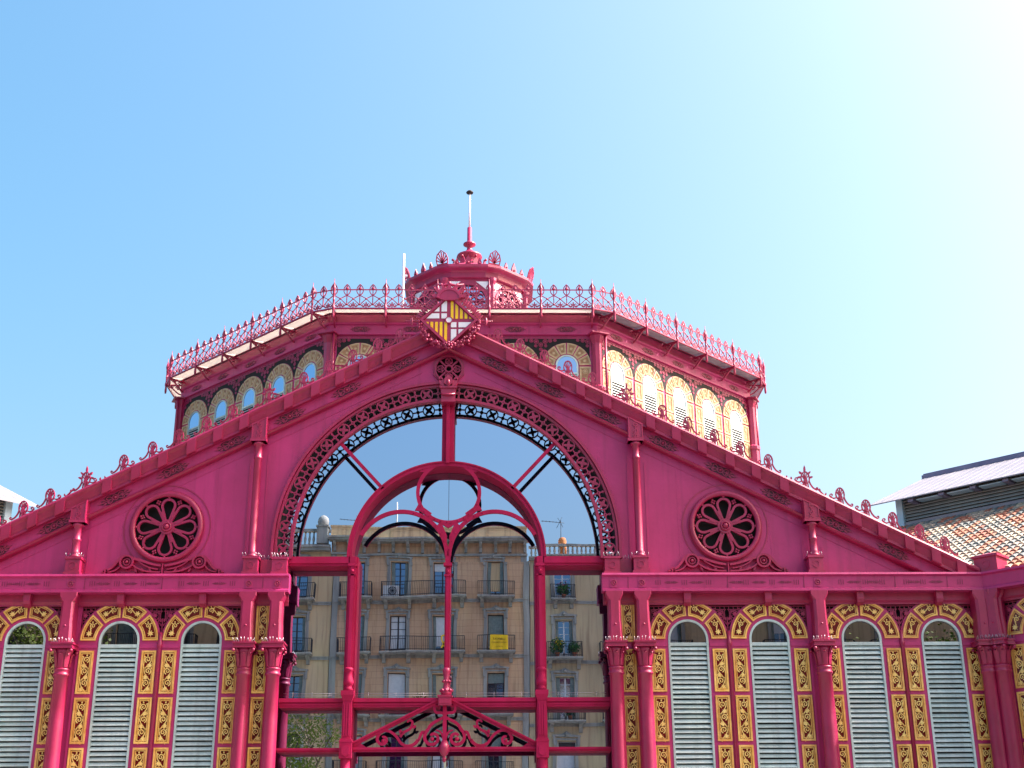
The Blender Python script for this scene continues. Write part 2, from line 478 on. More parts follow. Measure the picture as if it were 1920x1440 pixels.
# straps over the joints of the raking cornice
st = MB()
ca = math.atan(SL)
st.sweep([(-.345, .004), (-.388, -.05), (-.36, -.40), (-.35, -.43), (-.2, -.43), (-.2, .004)], -.12, .12, -SL)
me_strap = st.mesh('joint_strap', ['iron'])
BIG = (5.02, 9.86)
ACR = [1.40, 2.03, 2.72, 3.38, 4.07, 6.0, 6.7, 7.43, 8.13, 8.88, 10.78, 11.46, 12.16, 12.85, 13.5]
for sx in (1, -1):
    for x in [1.75, 2.4, 3.05, 3.72, 4.45, 5.65, 6.35, 7.05, 7.8, 8.5, 9.25, 10.45, 11.15, 11.82, 12.52, 13.2, 13.85]:
        inst('joint_strap', me_strap, hall, (sx * x, 0, ZA - SL * x), 0, (sx, 1, 1))
# rivets on the rake
rv = MB()
for sx in (1, -1):
    for i in range(40):
        x = .7 + i * .34
        rv.ball((sx * x, -.29, ZA - SL * x - .26), .014, 0, 5)
rv.build('rivet_row', ['iron'], hall)

# cresting palmette (local origin on the rake edge; slope falls to +x)
def palmette(big):
    p = MB()
    y0, y1 = -.03, .03
    k = 1.0
    zc = .27
    oval = [(.115 * cos(2 * PI * i / 18), zc + (.19 if sin(2 * PI * i / 18) > 0 else .15) * sin(2 * PI * i / 18)) for i in range(18)]
    p.ribbon(oval, .028, y0, y1, 0, True)
    for a in (90, 58, 122, 28, 152):
        p.ribbon([(0, zc - .08), (.1 * cos(rad(a)), zc - .0 + .17 * sin(rad(a)))], .02, y0, y1)
    p.prism(leafshape(0, zc - .15, .16, .11, 90), -.045, .045)
    p.ribbon([(0, zc - .16), (0, -.02)], .05, y0, y1)
    p.ribbon([(.06, zc - .13), (.07, -.05)], .025, y0, y1)
    p.ribbon([(-.06, zc - .13), (-.07, .02)], .025, y0, y1)
    # curl up slope (left) and down slope (right)
    c1 = bez((-.1, .2), (-.16, .14), (-.24, .16), (-.27, .22), 6) + spiral(-.24, .25, .05, .02, 200, -60, 8)
    p.ribbon(c1, taper(len(c1), .03, .02), y0, y1)
    p.ribbon(bez((-.04, .08), (-.14, .10), (-.24, .12), (-.33, .16), 6), .022, y0, y1)
    c2 = bez((.1, .2), (.13, .06), (.2, -.03), (.29, -.06), 7) + spiral(.29, -.02, .045, .015, -90, 150, 7)
    p.ribbon(c2, taper(len(c2), .03, .018), y0, y1)
    for sx, zz in ((-.27, .13), (.25, -.13)):
        p.ball((sx, -.05, zz - .05), .035, 0, 6)
    if big:
        for a, L in ((90, .2), (45, .11), (135, .11), (8, .1), (172, .1)):
            bx, bz = .12 * cos(rad(a)), zc + .17 * sin(rad(a))
            p.prism(leafshape(bx, bz, L, .055, a), y0, y1)
        p.ball((0, 0, zc + .30), .028, 0, 6)
        for sx, f in ((1, -1), (-1, 1)):
            c = bez((sx * .26, .02 + f * .05), (sx * .36, f * .10 + .1), (sx * .42, f * .2 - .02), (sx * .58, f * .28), 8)
            p.ribbon(c, .024, y0, y1)
            p.prism(leafshape(sx * .38, f * .17 + .06, .09, .04, 100), y0, y1)
            p.prism(leafshape(sx * .52, f * .25 + .03, .08, .04, 80), y0, y1)
    return p
me_pal = palmette(False).mesh('cresting_palmette', ['iron'])
me_palb = palmette(True).mesh('cresting_finial', ['iron'])
for sx in (1, -1):
    for x in ACR:
        inst('cresting_palmette', me_pal, hall, (sx * x, -.26, ZA - SL * x), 0, (sx, 1, 1))
    for x in BIG:
        inst('cresting_finial', me_palb, hall, (sx * x, -.26, ZA - SL * x), 0, (sx, 1, 1))

# pierced ornament of the raking frieze
p = MB()
lens = [(.43 * cos(2 * PI * i / 24), (.13 + .02 * cos(6 * PI * i / 24 * 2)) * sin(2 * PI * i / 24)) for i in range(24)]
p.prism(lens, -.004, .004, 1)
p.ball((0, -.02, 0), .045, 0, 8)
p.ribbon(circ(0, 0, .075, 12), .022, -.022, 0, 0, True)
for sx in (1, -1):
    for sz in (1, -1):
        c = bez((sx * .06, 0), (sx * .14, sz * .12), (sx * .22, sz * .12), (sx * .24, sz * .05), 7) + spiral(sx * .2, sz * .05, .04, .012, 0 if sx > 0 else 180, sx * sz * -260, 7)
        p.ribbon(c, .02, -.02, 0)
        p.prism(leafshape(sx * .26, sz * .04, .13, .05, (sz * 18) if sx > 0 else 180 - sz * 18), -.02, 0)
    p.prism(leafshape(sx * .3, 0, .19, .05, 0 if sx > 0 else 180), -.022, 0)
    p.ribbon([(sx * .08, 0), (sx * .32, 0)], .02, -.018, 0)
me_pier = p.mesh('pierced_panel', ['iron', 'recess'])
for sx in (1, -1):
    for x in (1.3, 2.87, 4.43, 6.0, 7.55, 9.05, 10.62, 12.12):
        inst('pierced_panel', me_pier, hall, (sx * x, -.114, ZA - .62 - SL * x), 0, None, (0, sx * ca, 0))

# --- entablature over the bays
prof = [(-.43, 9.385), (-.44, 9.33), (-.37, 9.29), (-.36, 8.99), (-.40, 8.96), (-.405, 8.90), (-.06, 8.90), (.06, 9.0), (.06, 9.40)]
for sx in (1, -1):
    e = MB(); e.sweep(prof, 4.16, XC, 0, 0, 0, .4142)
    o = e.build('entablature', ['wall'], hall)
    if sx < 0: o.scale = (-1, 1, 1)
    e = MB(); e.sweep([(-.05, 8.60), (-.05, 8.64), (-.10, 8.70), (-.10, 8.90), (.04, 8.895), (.04, 8.60)], 4.2, XC - .1)
    o = e.build('architrave', ['iron'], hall)
    if sx < 0: o.scale = (-1, 1, 1)
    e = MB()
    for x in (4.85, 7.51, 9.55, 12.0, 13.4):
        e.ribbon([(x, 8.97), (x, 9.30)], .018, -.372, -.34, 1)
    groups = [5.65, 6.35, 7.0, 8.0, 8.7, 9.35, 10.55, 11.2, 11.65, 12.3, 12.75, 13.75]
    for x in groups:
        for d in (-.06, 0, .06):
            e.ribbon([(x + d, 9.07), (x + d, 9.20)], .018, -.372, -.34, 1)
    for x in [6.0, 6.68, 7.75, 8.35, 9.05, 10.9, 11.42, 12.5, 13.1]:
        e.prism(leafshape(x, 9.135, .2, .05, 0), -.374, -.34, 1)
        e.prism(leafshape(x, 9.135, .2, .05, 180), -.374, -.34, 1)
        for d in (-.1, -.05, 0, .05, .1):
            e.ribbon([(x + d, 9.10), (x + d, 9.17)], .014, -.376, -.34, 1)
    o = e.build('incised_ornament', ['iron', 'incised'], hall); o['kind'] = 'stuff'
    if sx < 0: o.scale = (-1, 1, 1)
ro = MB()
ro.tube([(.065 * cos(2 * PI * i / 14), -.015, .065 * sin(2 * PI * i / 14)) for i in range(14)], .016, 6, 0, True)
ro.ball((0, -.01, 0), .028, 0, 8)
ro.box(-.1, .1, -.006, .006, -.12, .12, 1)
me_ros = ro.mesh('frieze_rosette', ['iron', 'wall'])
for sx in (1, -1):
    for x in (4.47, 5.22, 9.92):
        inst('frieze_rosette', me_ros, hall, (sx * x, -.372, 9.13))
# modillions over each window
md = MB()
md.prism([(-.09, 8.70), (.09, 8.70), (.09, 8.895), (-.09, 8.895)], -.30, -.09)
md.sweep([(-.30, 8.70), (-.26, 8.62), (-.09, 8.55), (-.09, 8.70)], -.09, .09)
me_mod = md.mesh('modillion', ['iron'])
WX = (6.43, 8.59, 11.05, 13.18)
for sx in (1, -1):
    for x in WX: inst('modillion', me_mod, hall, (sx * x, 0, 0))

# --- columns of the lower storey
def leaf_blades(p, R, z0, z1, n, out, m=0):
    for k in range(n):
        a = 2 * PI * k / n
        p.X = Matrix.Rotation(a, 4, 'Z')
        h = z1 - z0
        pts = [(0, -R, z0), (0, -R - .02, z0 + .5 * h), (0, -R - out * .6, z0 + .85 * h), (0, -R - out, z1), (0, -R - out - .01, z1 - .05 * h - .02)]
        ws = [.05, .07, .065, .04, .015]
        vs = []; fs = []
        for (x, y, z), ww in zip(pts, ws):
            vs += [(-ww, y, z), (0, y - .018, z), (ww, y, z)]
        for i in range(len(pts) - 1):
            fs += [(3 * i, 3 * i + 1, 3 * i + 4, 3 * i + 3), (3 * i + 1, 3 * i + 2, 3 * i + 5, 3 * i + 4)]
        p.add(vs, fs, m, True)
        p.X = None
def spikes(p, x0, x1, y0, y1, z, nx, h=.11):
    for i in range(nx):
        x = x0 + (x1 - x0) * i / (nx - 1)
        for y, dy in ((y0, -.05), (y1, .03)):
            dx = rnd.uniform(-.04, .04)
            p.tube([(x, y, z), (x + dx, y + dy, z + h * rnd.uniform(.8, 1.1))], .0055, 3)
sh = MB()
sh.lathe([(.205, 0.9), (.20, 4.0), (.19, 5.6), (.178, 6.72), (.205, 6.74), (.21, 6.77), (.19, 6.80), (.185, 6.86), (.20, 6.88), (.205, 6.90), (.18, 6.93)], 0, -.17, 22)
sh.lathe([(.30, 0.13), (.30, .5), (.26, .55), (.26, .75), (.23, .8), (.22, .92)], 0, -.17, 16)
me_shaft = sh.mesh('column', ['iron'])
cp = MB()
cp.lathe([(.182, 6.92), (.19, 7.15), (.215, 7.32), (.25, 7.41)], 0, -.17, 18)
cp.box(-.29, .29, -.46, .12, 7.42, 7.46); cp.box(-.27, .27, -.44, .1, 7.46, 7.53); cp.box(-.30, .30, -.47, .13, 7.53, 7.57)
cp.X = Matrix.Translation((0, -.17, 0)); 
cp.X = None
lb = MB(); leaf_blades(lb, .185, 6.95, 7.30, 8, .07)
lb2 = MB(); leaf_blades(lb2, .2, 7.08, 7.42, 4, .11)
for L, rot in ((lb, 0), (lb2, PI / 4)):
    T = Matrix.Translation((0, -.17, 0)) @ Matrix.Rotation(rot, 4, 'Z')
    cp.add([tuple(T @ Vector(v)) for v in L.v], L.f, 0, True)
for sx in (1, -1):
    for y in (-.44, .06): cp.ball((sx * .26, y, 7.36), .05, 0, 7)
me_cap = cp.mesh('capital', ['iron'])
pl = MB()
oc = lambda hw, c: [(-hw + c, -.34), (hw - c, -.34), (hw, -.34 + c), (hw, .12), (-hw, .12), (-hw, -.34 + c)]
def octprism(p, sec0, sec1, z0, z1):
    n = len(sec0)
    p.add([(x, y, z0) for x, y in sec0] + [(x, y, z1) for x, y in sec1], [(i, (i + 1) % n, n + (i + 1) % n, n + i) for i in range(n)] + [list(range(n))[::-1], list(range(n, 2 * n))])
octprism(pl, oc(.19, .06), oc(.17, .06), 7.57, 8.10)
octprism(pl, oc(.165, .06), oc(.165, .06), 8.10, 8.66)
octprism(pl, oc(.17, .05), oc(.225, .02), 8.66, 8.80); octprism(pl, oc(.225, .01), oc(.225, .01), 8.80, 8.898)
pl.ball((0, -.34, 8.02), .03, 0, 6)
me_pil = pl.mesh('pilaster', ['iron'])
sp = MB(); spikes(sp, -.27, .27, -.43, -.34, 7.57, 9)
me_spk = sp.mesh('bird_spikes', ['spike'])
COLX = (4.47, 5.22, 9.92)
def column_at(parent, x, y=0, rz=0):
    c = inst('column', me_shaft, parent, (x, y - .1, 0), rz)
    inst('capital', me_cap, c); inst('pilaster', me_pil, c); inst('bird_spikes', me_spk, c)
for sx in (1, -1):
    for x in COLX: column_at(hall, sx * x)
    for a, b in ((-.26, 0), (.10, -.10)):
        column_at(hall, sx * (XC + a), b, 0)

# --- bay: surround plate, tiles, louvred window, grille
def window_open(hw, zs, z0, n=16):
    return [(-hw, z0)] + [(-hw, zs)] + arc(0, zs, hw, 180, 0, n)[1:] + [(hw, z0)]
ZS = 7.68
def bay_surround():
    p = MB()
    outer = [(-1.075, .13), (-1.075, ZS)] + arc(0, ZS, 1.075, 180, 0, 32)[1:-1] + [(1.075, ZS), (1.075, .13)]
    p.plate(outer, [window_open(.53, ZS, 3.4, 20)], .0, .07, 0)
    for s in (1, -1):
        p.box(s * 1.06 - .03, s * 1.06 + .03, -.03, -.001, 3.5, 7.58)
    p.box(-1.07, -.56, -.02, -.001, 7.50, 7.60); p.box(.56, 1.07, -.02, -.001, 7.50, 7.60)
    return p
me_sur = bay_surround().mesh('bay_surround', ['wall'])

def tile_frame(p, loop, cx, cz, m_f=0, m_field=1, w1=.05, w2=.022):
    # offset loops towards centre by fixed distance (convex-ish loops)
    def inset(L, d):
        n = len(L); out = []
        for i in range(n):
            a, b, c = L[i - 1], L[i], L[(i + 1) % n]
            e1 = Vector((b[0] - a[0], b[1] - a[1])).normalized(); e2 = Vector((c[0] - b[0], c[1] - b[1])).normalized()
            n1 = Vector((-e1.y, e1.x)); n2 = Vector((-e2.y, e2.x))
            bis = (n1 + n2); k = d / max(.3, (1 + n1.dot(n2)))
            out.append((b[0] + bis.x * k, b[1] + bis.y * k))
        return out
    area = sum(L0[0] * L1[1] - L1[0] * L0[1] for L0, L1 in zip(loop, loop[1:] + loop[:1]))
    if area < 0: loop = loop[::-1]
    i1 = inset(loop, w1); i2 = inset(loop, w1 + .014); i3 = inset(loop, w1 + .014 + w2)
    def ringp(A, B, y0, y1, m):
        n = len(A)
        vs = [(x, y1, z) for x, z in A] + [(x, y0, z) for x, z in A] + [(x, y0, z) for x, z in B] + [(x, y1, z) for x, z in B]
        fs = []
        for i in range(n):
            j = (i + 1) % n
            fs += [(i, j, n + j, n + i), (n + i, n + j, 2 * n + j, 2 * n + i), (2 * n + i, 2 * n + j, 3 * n + j, 3 * n + i)]
        p.add(vs, fs, m)
    ringp(loop, i1, -.04, .0, m_f)
    ringp(i2, i3, -.03, .0, m_f)
    p.add([(x, -.008, z) for x, z in loop], [list(range(len(loop)))], m_field)
    return i3
def vine(p, x, z, s, flip, m):
    f = -1 if flip else 1
    c = spiral(x, z, .085 * s, .012 * s, 250 if f > 0 else -70, (250 - 520) if f > 0 else (-70 + 520), 18)
    p.ribbon(c, taper(len(c), .026 * s, .018 * s), -.028, -.005, m)
    for a in (40, 140, 95):
        p.prism(leafshape(x + .085 * s * cos(rad(a)), z + .085 * s * sin(rad(a)), .06 * s, .035 * s, a), -.026, -.006, m)
def star(p, x, z, r, m, a0=0):
    P = []
    for i in range(14):
        rr = r if i % 2 == 0 else r * .48
        P.append((x + rr * cos(rad(a0 + i * 360 / 14)), z + rr * sin(rad(a0 + i * 360 / 14))))
    p.prism(P, -.028, -.006, m)
def rect_tile(w, h, nv, mats=('gold', 'field', 'scroll'), name='gold_tile'):
    p = MB()
    loop = [(-w / 2, -h / 2), (w / 2, -h / 2), (w / 2, h / 2), (-w / 2, h / 2)]
    tile_frame(p, loop, 0, 0)
    step = (h - .2) / nv
    for i in range(nv):
        zz = h / 2 - .1 - step * (i + .42)
        f = i % 2
        vine(p, (.012 if f else -.012), zz, 1.0, f, 2)
        star(p, (-.045 if f else .045), zz - step * .52, .075, 2, 15 * i)
        c = bez((-.08 if f else .08, zz + .05), (-.1 if f else .1, zz - .12), (.06 if f else -.06, zz - step * .5), (.08 if f else -.08, zz - step + .02), 8)
        p.ribbon(c, .022, -.026, -.006, 2)
    return p.mesh(name, list(mats))
def vouss_tile(r0, r1, a0, a1, cz, mats=('gold', 'field', 'scroll'), name='gold_voussoir', rich=True):
    p = MB()
    n = 6
    loop = arc(0, cz, r1, a0, a1, n) + arc(0, cz, r0, a1, a0, n)
    tile_frame(p, loop, 0, 0, 0, 1, .042, .018)
    am = (a0 + a1) / 2; rm = (r0 + r1) / 2 + .01
    if rich:
        da = (a1 - a0) * .2
        s = 1 if am > 90 else -1
        aa = am - s * da if abs(am - 90) < 45 else am - s * da * .8
        bb = am + s * da * 1.1 if abs(am - 90) < 45 else am + s * da
        if abs(am - 90) >= 45: aa, bb = (am + da * .8, am - da) if am < 90 else (am - da * .8, am + da)
        vine(p, rm * cos(rad(aa)), cz + rm * sin(rad(aa)), .85, am < 90, 2)
        star(p, rm * cos(rad(bb)), cz + rm * sin(rad(bb)), .085, 2, am)
        P1 = (rm * cos(rad(aa)) + .07 * cos(rad(am)), cz + rm * sin(rad(aa)) + .07 * sin(rad(am)))
        P2 = (rm * cos(rad(bb)) - .05 * cos(rad(am)), cz + rm * sin(rad(bb)) - .05 * sin(rad(am)))
        p.ribbon(bez(P1, P1, P2, P2, 4), .022, -.026, -.006, 2)
    else:
        star(p, rm * cos(rad(am)), cz + rm * sin(rad(am)), .085, 2, am)
    return p.mesh(name, list(mats))
VANG = [(1, 43), (49, 87.6), (92.4, 131), (137, 179)]
me_vo = [vouss_tile(.615, 1.02, a, b, 0) for a, b in VANG]
ROWS = [(7.43, 6.32), (6.22, 5.06), (4.96, 3.82)]
me_rt = [rect_tile(.375, a - b, 3) for a, b in ROWS]
me_st = rect_tile(.36, 1.14, 3)

slat = MB()
slat.add([(-.475, -.005, -.045), (.475, -.005, -.045), (.475, .055, .042), (-.475, .055, .042), (-.475, .006, -.055), (.475, .006, -.055), (.475, .066, .032), (-.475, .066, .032)],
         [(0, 1, 2, 3), (7, 6, 5, 4), (0, 4, 5, 1), (3, 2, 6, 7), (0, 3, 7, 4), (1, 5, 6, 2)])
me_slat = slat.mesh('slat', ['slat'])
fr = MB()
lp = window_open(.505, ZS, 3.5, 22)
fr.ribbon(lp, .055, -.015, .09)
fr.box(-.48, .48, -.005, .08, 7.515, 7.60)
me_fr = fr.mesh('arched_window', ['slat'])
pn = MB(); pn.prism([(-.48, 7.58)] + arc(0, ZS, .48, 180, 0, 20) + [(.48, 7.58)], .05, .06)
me_fan = pn.mesh('fanlight', ['glassd'])
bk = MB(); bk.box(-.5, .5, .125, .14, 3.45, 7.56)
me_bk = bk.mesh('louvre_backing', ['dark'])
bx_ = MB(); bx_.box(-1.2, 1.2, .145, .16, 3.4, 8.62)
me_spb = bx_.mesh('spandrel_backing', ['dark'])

# spandrel grilles (origin: springing level centre between two arches / against a column)
def grille(kind):
    p = MB()
    y0, y1 = .03, .06
    def sym(fn):
        fn(1)
        if kind == 'mid': fn(-1)
    zt = 8.585
    if kind == 'mid': X = 1.0
    else: X = .9
    def half(s):
        f = lambda P: [(s * x, z) for x, z in P]
        p.ribbon(f([(0, zt - .015), (X - .1, zt - .015)]), .016, y0, y1)
        p.ribbon(f([(0.02, zt - .10), (X - .38, zt - .10)]), .018, y0, y1)
        for i in range(7):
            x = .06 + i * .12
            p.ribbon(f([(x, zt), (x, zt - (.1 if i < 5 else .045))]), .015, y0, y1)
        p.ribbon(f(circ(.20, zt - .23, .10, 14)), .024, y0, y1, 0, True)
        star(p, s * .20, zt - .23, .085, 0, 10)
        p.ribbon(f(spiral(.43, zt - .18, .07, .02, 180, 520, 12)), .02, y0, y1)
        p.ribbon(f(bez((.13, zt - .1), (.02, zt - .26), (.2, zt - .42), (.06, zt - .62), 8)), .022, y0, y1)
        p.ribbon(f(bez((.28, zt - .3), (.2, zt - .38), (.12, zt - .38), (.03, zt - .46), 6)), .02, y0, y1)
        p.ribbon(f(bez((.05, zt - .1), (.1, zt - .2), (.02, zt - .3), (.1, zt - .36), 6)), .018, y0, y1)
        for (x, z, L, a) in ((.33, zt - .27, .12, -30), (.13, zt - .42, .12, 250), (.08, zt - .55, .1, 230), (.5, zt - .14, .1, 10), (.05, zt - .3, .1, 270), (.3, zt - .14, .1, 60)):
            p.prism(leafshape(s * x, z, L, .05, a if s > 0 else 180 - a), y0, y1)
    sym(half)
    if kind == 'mid':
        p.ribbon([(0, zt - .3), (0, zt - .86)], .025, y0, y1)
        for z in (.5, .62, .74):
            for a in (40, 140): p.prism(leafshape(0, zt - z, .09, .045, a), y0, y1)
    else:
        p.ribbon([(.02, zt), (.02, zt - .8)], .02, y0, y1)
        p.ribbon([(.1, zt - .1), (.1, zt - .62)], .016, y0, y1)
        for i in range(6): p.ribbon([(.02, zt - .12 * i - .1), (.1, zt - .12 * i - .1)], .014, y0, y1)
    return p
me_gm = grille('mid').mesh('spandrel_grille', ['iron'])
me_ge = grille('end').mesh('spandrel_grille', ['iron'])

def window_bay(parent, x, nsl=31, left_col=None):
    inst('bay_surround', me_sur, parent, (x, 0, 0))
    wo_ = inst('arched_window', me_fr, parent, (x, 0, 0))
    inst('fanlight', me_fan, wo_); inst('louvre_backing', me_bk, wo_)
    for i in range(nsl):
        inst('slat', me_slat, wo_, (0, rnd.uniform(-.004, .004), 7.455 - i * .1255 + rnd.uniform(-.004, .004)), 0, None, (rnd.uniform(-.05, .05), rnd.uniform(-.006, .006), 0))
    inst('spandrel_backing', me_spb, parent, (x, 0, 0))
    for me in me_vo: inst('gold_voussoir', me, parent, (x, -.003, ZS + .005))
    for (a, b), me in zip(ROWS, me_rt):
        for s in (1, -1):
            inst('gold_tile', me, parent, (x + s * .815, -.003, (a + b) / 2), 0, (s, 1, 1))
for sx in (1, -1):
    for x in WX: window_bay(hall, sx * x)
    for xm in (7.51, 12.115):
        inst('spandrel_grille', me_gm, hall, (sx * xm, 0, 0))
    for xe, d in ((5.38, 1), (9.74, -1), (10.10, 1), (14.2, -1)):
        inst('spandrel_grille', me_ge, hall, (sx * xe, 0, 0), 0, (sx * d, 1, 1))
    for xm in (7.51, 12.115):   # slim colonnette between paired windows
        q = MB()
        q.lathe([(.045, .2), (.045, 7.5), (.07, 7.53), (.07, 7.6), (.05, 7.64), (.05, 7.9)], sx * xm, -.03, 10)
        q.build('colonnette', ['iron'], hall)
    q = MB()
    q.box(sx * 9.82 - .18, sx * 9.82 + .18, .012, .1, .13, 8.61)
    q.build('pier_panel', ['wall'], hall)
    q = MB()
    a, b = sorted((sx * 14.24, sx * 14.62)); q.box(a, b, .012, .1, .13, 8.61)
    q.build('pier_panel', ['wall'], hall)
    q = MB()
    q.box(sx * 4.845 - .25, sx * 4.845 + .25, .005, .1, .13, 8.62)
    q.build('pier_panel', ['wall'], hall)
    inst('gold_tile', me_st, hall, (sx * 4.845, -.0, 8.19))
    for (a, b), me in zip(ROWS, me_rt):
        inst('gold_tile', me, hall, (sx * 4.845, -.0, (a + b) / 2))

# --- upper storey: plinths, slender columns, brackets
def upper_col(x, zb, sx):
    u = MB()
    zt = zb
    u.lathe([(.15, 9.86), (.15, 9.90), (.115, 9.94), (.13, 9.97), (.105, 10.02), (.102, zt - .5), (.12, zt - .48), (.12, zt - .44), (.10, zt - .41), (.105, zt - .1), (.15, zt - .08), (.15, zt - .04), (.12, zt)], 0, -.27, 18)
    c = u.build('column', ['iron'], hall, (sx * x, 0, 0))
    b = MB()
    b.box(-.22, .22, -.43, .004, 9.80, 9.86); b.box(-.19, .19, -.40, .004, 9.45, 9.80); b.box(-.225, .225, -.43, .004, 9.39, 9.45)
    b.ribbon(arc(0, 9.63, .09, 200, 520, 14), .03, -.415, -.39)
    b.build('plinth', ['iron'], c)
    s2 = MB(); spikes(s2, -.2, .2, -.33, -.25, 9.86, 6); s2.build('bird_spikes', ['spike'], c)
    k = MB()
    zl, zr = ZA - .43 - SL * (x - .205) , ZA - .43 - SL * (x + .205)
    if sx < 0: zl, zr = zr, zl
    k.prism([(-.205, zb), (.205, zb), (.205, zr), (-.205, zl)], -.40, -.1)
    k.box(-.225, .225, -.43, -.1, zb, zb + .07)
    k.ribbon([(-.185, zb + .09), (.185, zb + .09), (.185, zr - .03), (-.185, zl - .03)], .03, -.42, -.39, 0, True)
    zc = (zb + (zl + zr) / 2) / 2
    for d, f in ((.17, 1), (-.02, -1), (-.16, 1)):
        cc = spiral(.01 * f, zc + d, .075, .015, 90, 90 + f * 480, 14)
        k.ribbon(cc, .025, -.422, -.39)
    k.ribbon([(0, zc + .1), (.0, zc - .24)], .022, -.42, -.39)
    k.build('bracket', ['iron'], c)
for sx in (1, -1):
    upper_col(5.21, 13.10, sx); upper_col(9.92, 10.80, sx)
    # springer block of the arch beside it, with a tie to the column plinth
    b = MB()
    x = sx * 4.45
    b.box(x - .22, x + .22, -.36, .4, 9.80, 9.86); b.box(x - .2, x + .2, -.33, .4, 9.45, 9.80); b.box(x - .225, x + .225, -.365, .4, 9.39, 9.45)
    b.ribbon(arc(x, 9.63, .09, 200, 520, 14), .03, -.345, -.32)
    xa, xb = sorted((sx * 4.67, sx * 4.99)); b.box(xa, xb, -.12, .003, 9.40, 9.83)
    b.build('springer_block', ['iron'], hall)
    s2 = MB(); spikes(s2, x - .2, x + .2, -.33, -.25, 9.86, 6); spikes(s2, xa, xb, -.1, -.05, 9.83, 6); s2.build('bird_spikes', ['spike'], hall)

# --- great arch ring
def moulding(r, w_, y0, y1, m=0, mb=None, n=72, name='arch_moulding'):
    q = MB()
    pts = [(r, 9.86)] + arc(0, AZ, r, 0, 180, n) + [(-r, 9.86)]
    q.ribbon(pts, w_, y0, y1, m, False, mb)
    return q
q = moulding(4.70, .07, -.16, .004); q.build('arch_moulding', ['iron'], hall)
q = moulding(4.62, .06, -.10, .006); q.build('arch_moulding', ['iron'], hall)
q = moulding(4.20, .075, -.13, .06, 0, 1); q.build('arch_moulding', ['iron', 'backshade'], hall)
wh = MB()
wh.ribbon(circ(0, 0, .165, 20), .034, -.03, .03, 0, True, 1)
for k in range(4):
    a = k * 90 + 45
    wh.prism(leafshape(0, 0, .16, .075, a), -.025, .025, 0, 1)
wh.ribbon(circ(0, 0, .04, 8), .04, -.03, .03, 0, True, 1)
me_wh = wh.mesh('lattice_wheel', ['iron', 'backshade'])
br = MB()
br.ribbon([(0, -.19), (0, .19)], .032, -.025, .025, 0, False, 1)
br.ribbon([(-.15, 0), (.15, 0)], .03, -.025, .025, 0, False, 1)
br.ribbon(circ(0, 0, .035, 8), .035, -.03, .03, 0, True, 1)
br.ribbon(circ(0, .12, .02, 6), .03, -.03, .03, 0, True, 1); br.ribbon(circ(0, -.12, .02, 6), .03, -.03, .03, 0, True, 1)
me_br = br.mesh('lattice_bar', ['iron', 'backshade'])
RM = 4.415
for sx in (1, -1):
    for k in range(11):
        a = 8.0 + 8.33 * k
        for me, aa, nm in ((me_wh, a, 'lattice_wheel'), (me_br, a - 4.17, 'lattice_bar')):
            inst(nm, me, hall, (sx * RM * sin(rad(aa)), -.04, AZ + RM * cos(rad(aa))), 0, None, (0, sx * rad(aa), 0))
k = MB()   # keystone
k.prism([(-.19, 14.30), (.19, 14.30), (.21, 14.72), (-.21, 14.72)], -.34, .1)
k.box(-.24, .24, -.38, .1, 14.68, 14.74); k.box(-.20, .20, -.37, .1, 14.27, 14.33)
leafp = leafshape(0, 14.72, .36, .26, 90)
k.prism(leafp, -.40, -.1)
for s in (1, -1):
    k.prism(leafshape(s * .12, 14.74, .26, .16, 90 - s * 28), -.36, -.1)
    k.ribbon(spiral(s * .2, 14.96, .06, .015, 90, 90 - s * 400, 12), .035, -.36, -.24)
    k.ball((s * .16, -.34, 14.5), .035, 0, 7)
k.tube([(-.19, -.36, 14.50), (0, -.39, 14.47), (.19, -.36, 14.50)], .03, 6)
k.ball((0, -.40, 14.84), .05, 0, 8, (1, .6, 1.8))
k.build('keystone', ['iron'], hall)
# rosette under the apex
q = MB()
q.plate([(.47 * cos(rad(22.5 + 45 * i)), 15.38 + .47 * sin(rad(22.5 + 45 * i))) for i in range(8)], [circ(0, 15.38, .37, 24)], -.05, .003)
q.ribbon(circ(0, 15.38, .385, 28), .04, -.075, -.04, 0, True)
for a in (0, 90, 180, 270):
    P = leafshape(.12 * cos(rad(a)), 15.38 + .12 * sin(rad(a)), .25, .2, a)
    q.ribbon(P, .03, -.04, .01, 0, True)
    c_, s2 = cos(rad(a)), sin(rad(a))
    for d, e in ((.2, .03), (.2, -.03), (.28, 0)):
        q.ribbon(circ(d * c_ - e * s2, 15.38 + d * s2 + e * c_, .028, 8), .018, -.035, .01, 0, True)
    q.ribbon([(.09 * cos(rad(a + 45)), 15.38 + .09 * sin(rad(a + 45))), (.37 * cos(rad(a + 45)), 15.38 + .37 * sin(rad(a + 45)))], .05, -.035, .01)
q.ribbon(circ(0, 15.38, .10, 16), .045, -.06, .01, 0, True)
ro_ = q.build('rosette', ['iron'], hall)
q = MB(); q.prism(circ(0, 15.38, .5, 20), .3, .32); q.build('void_backing', ['dark'], ro_)

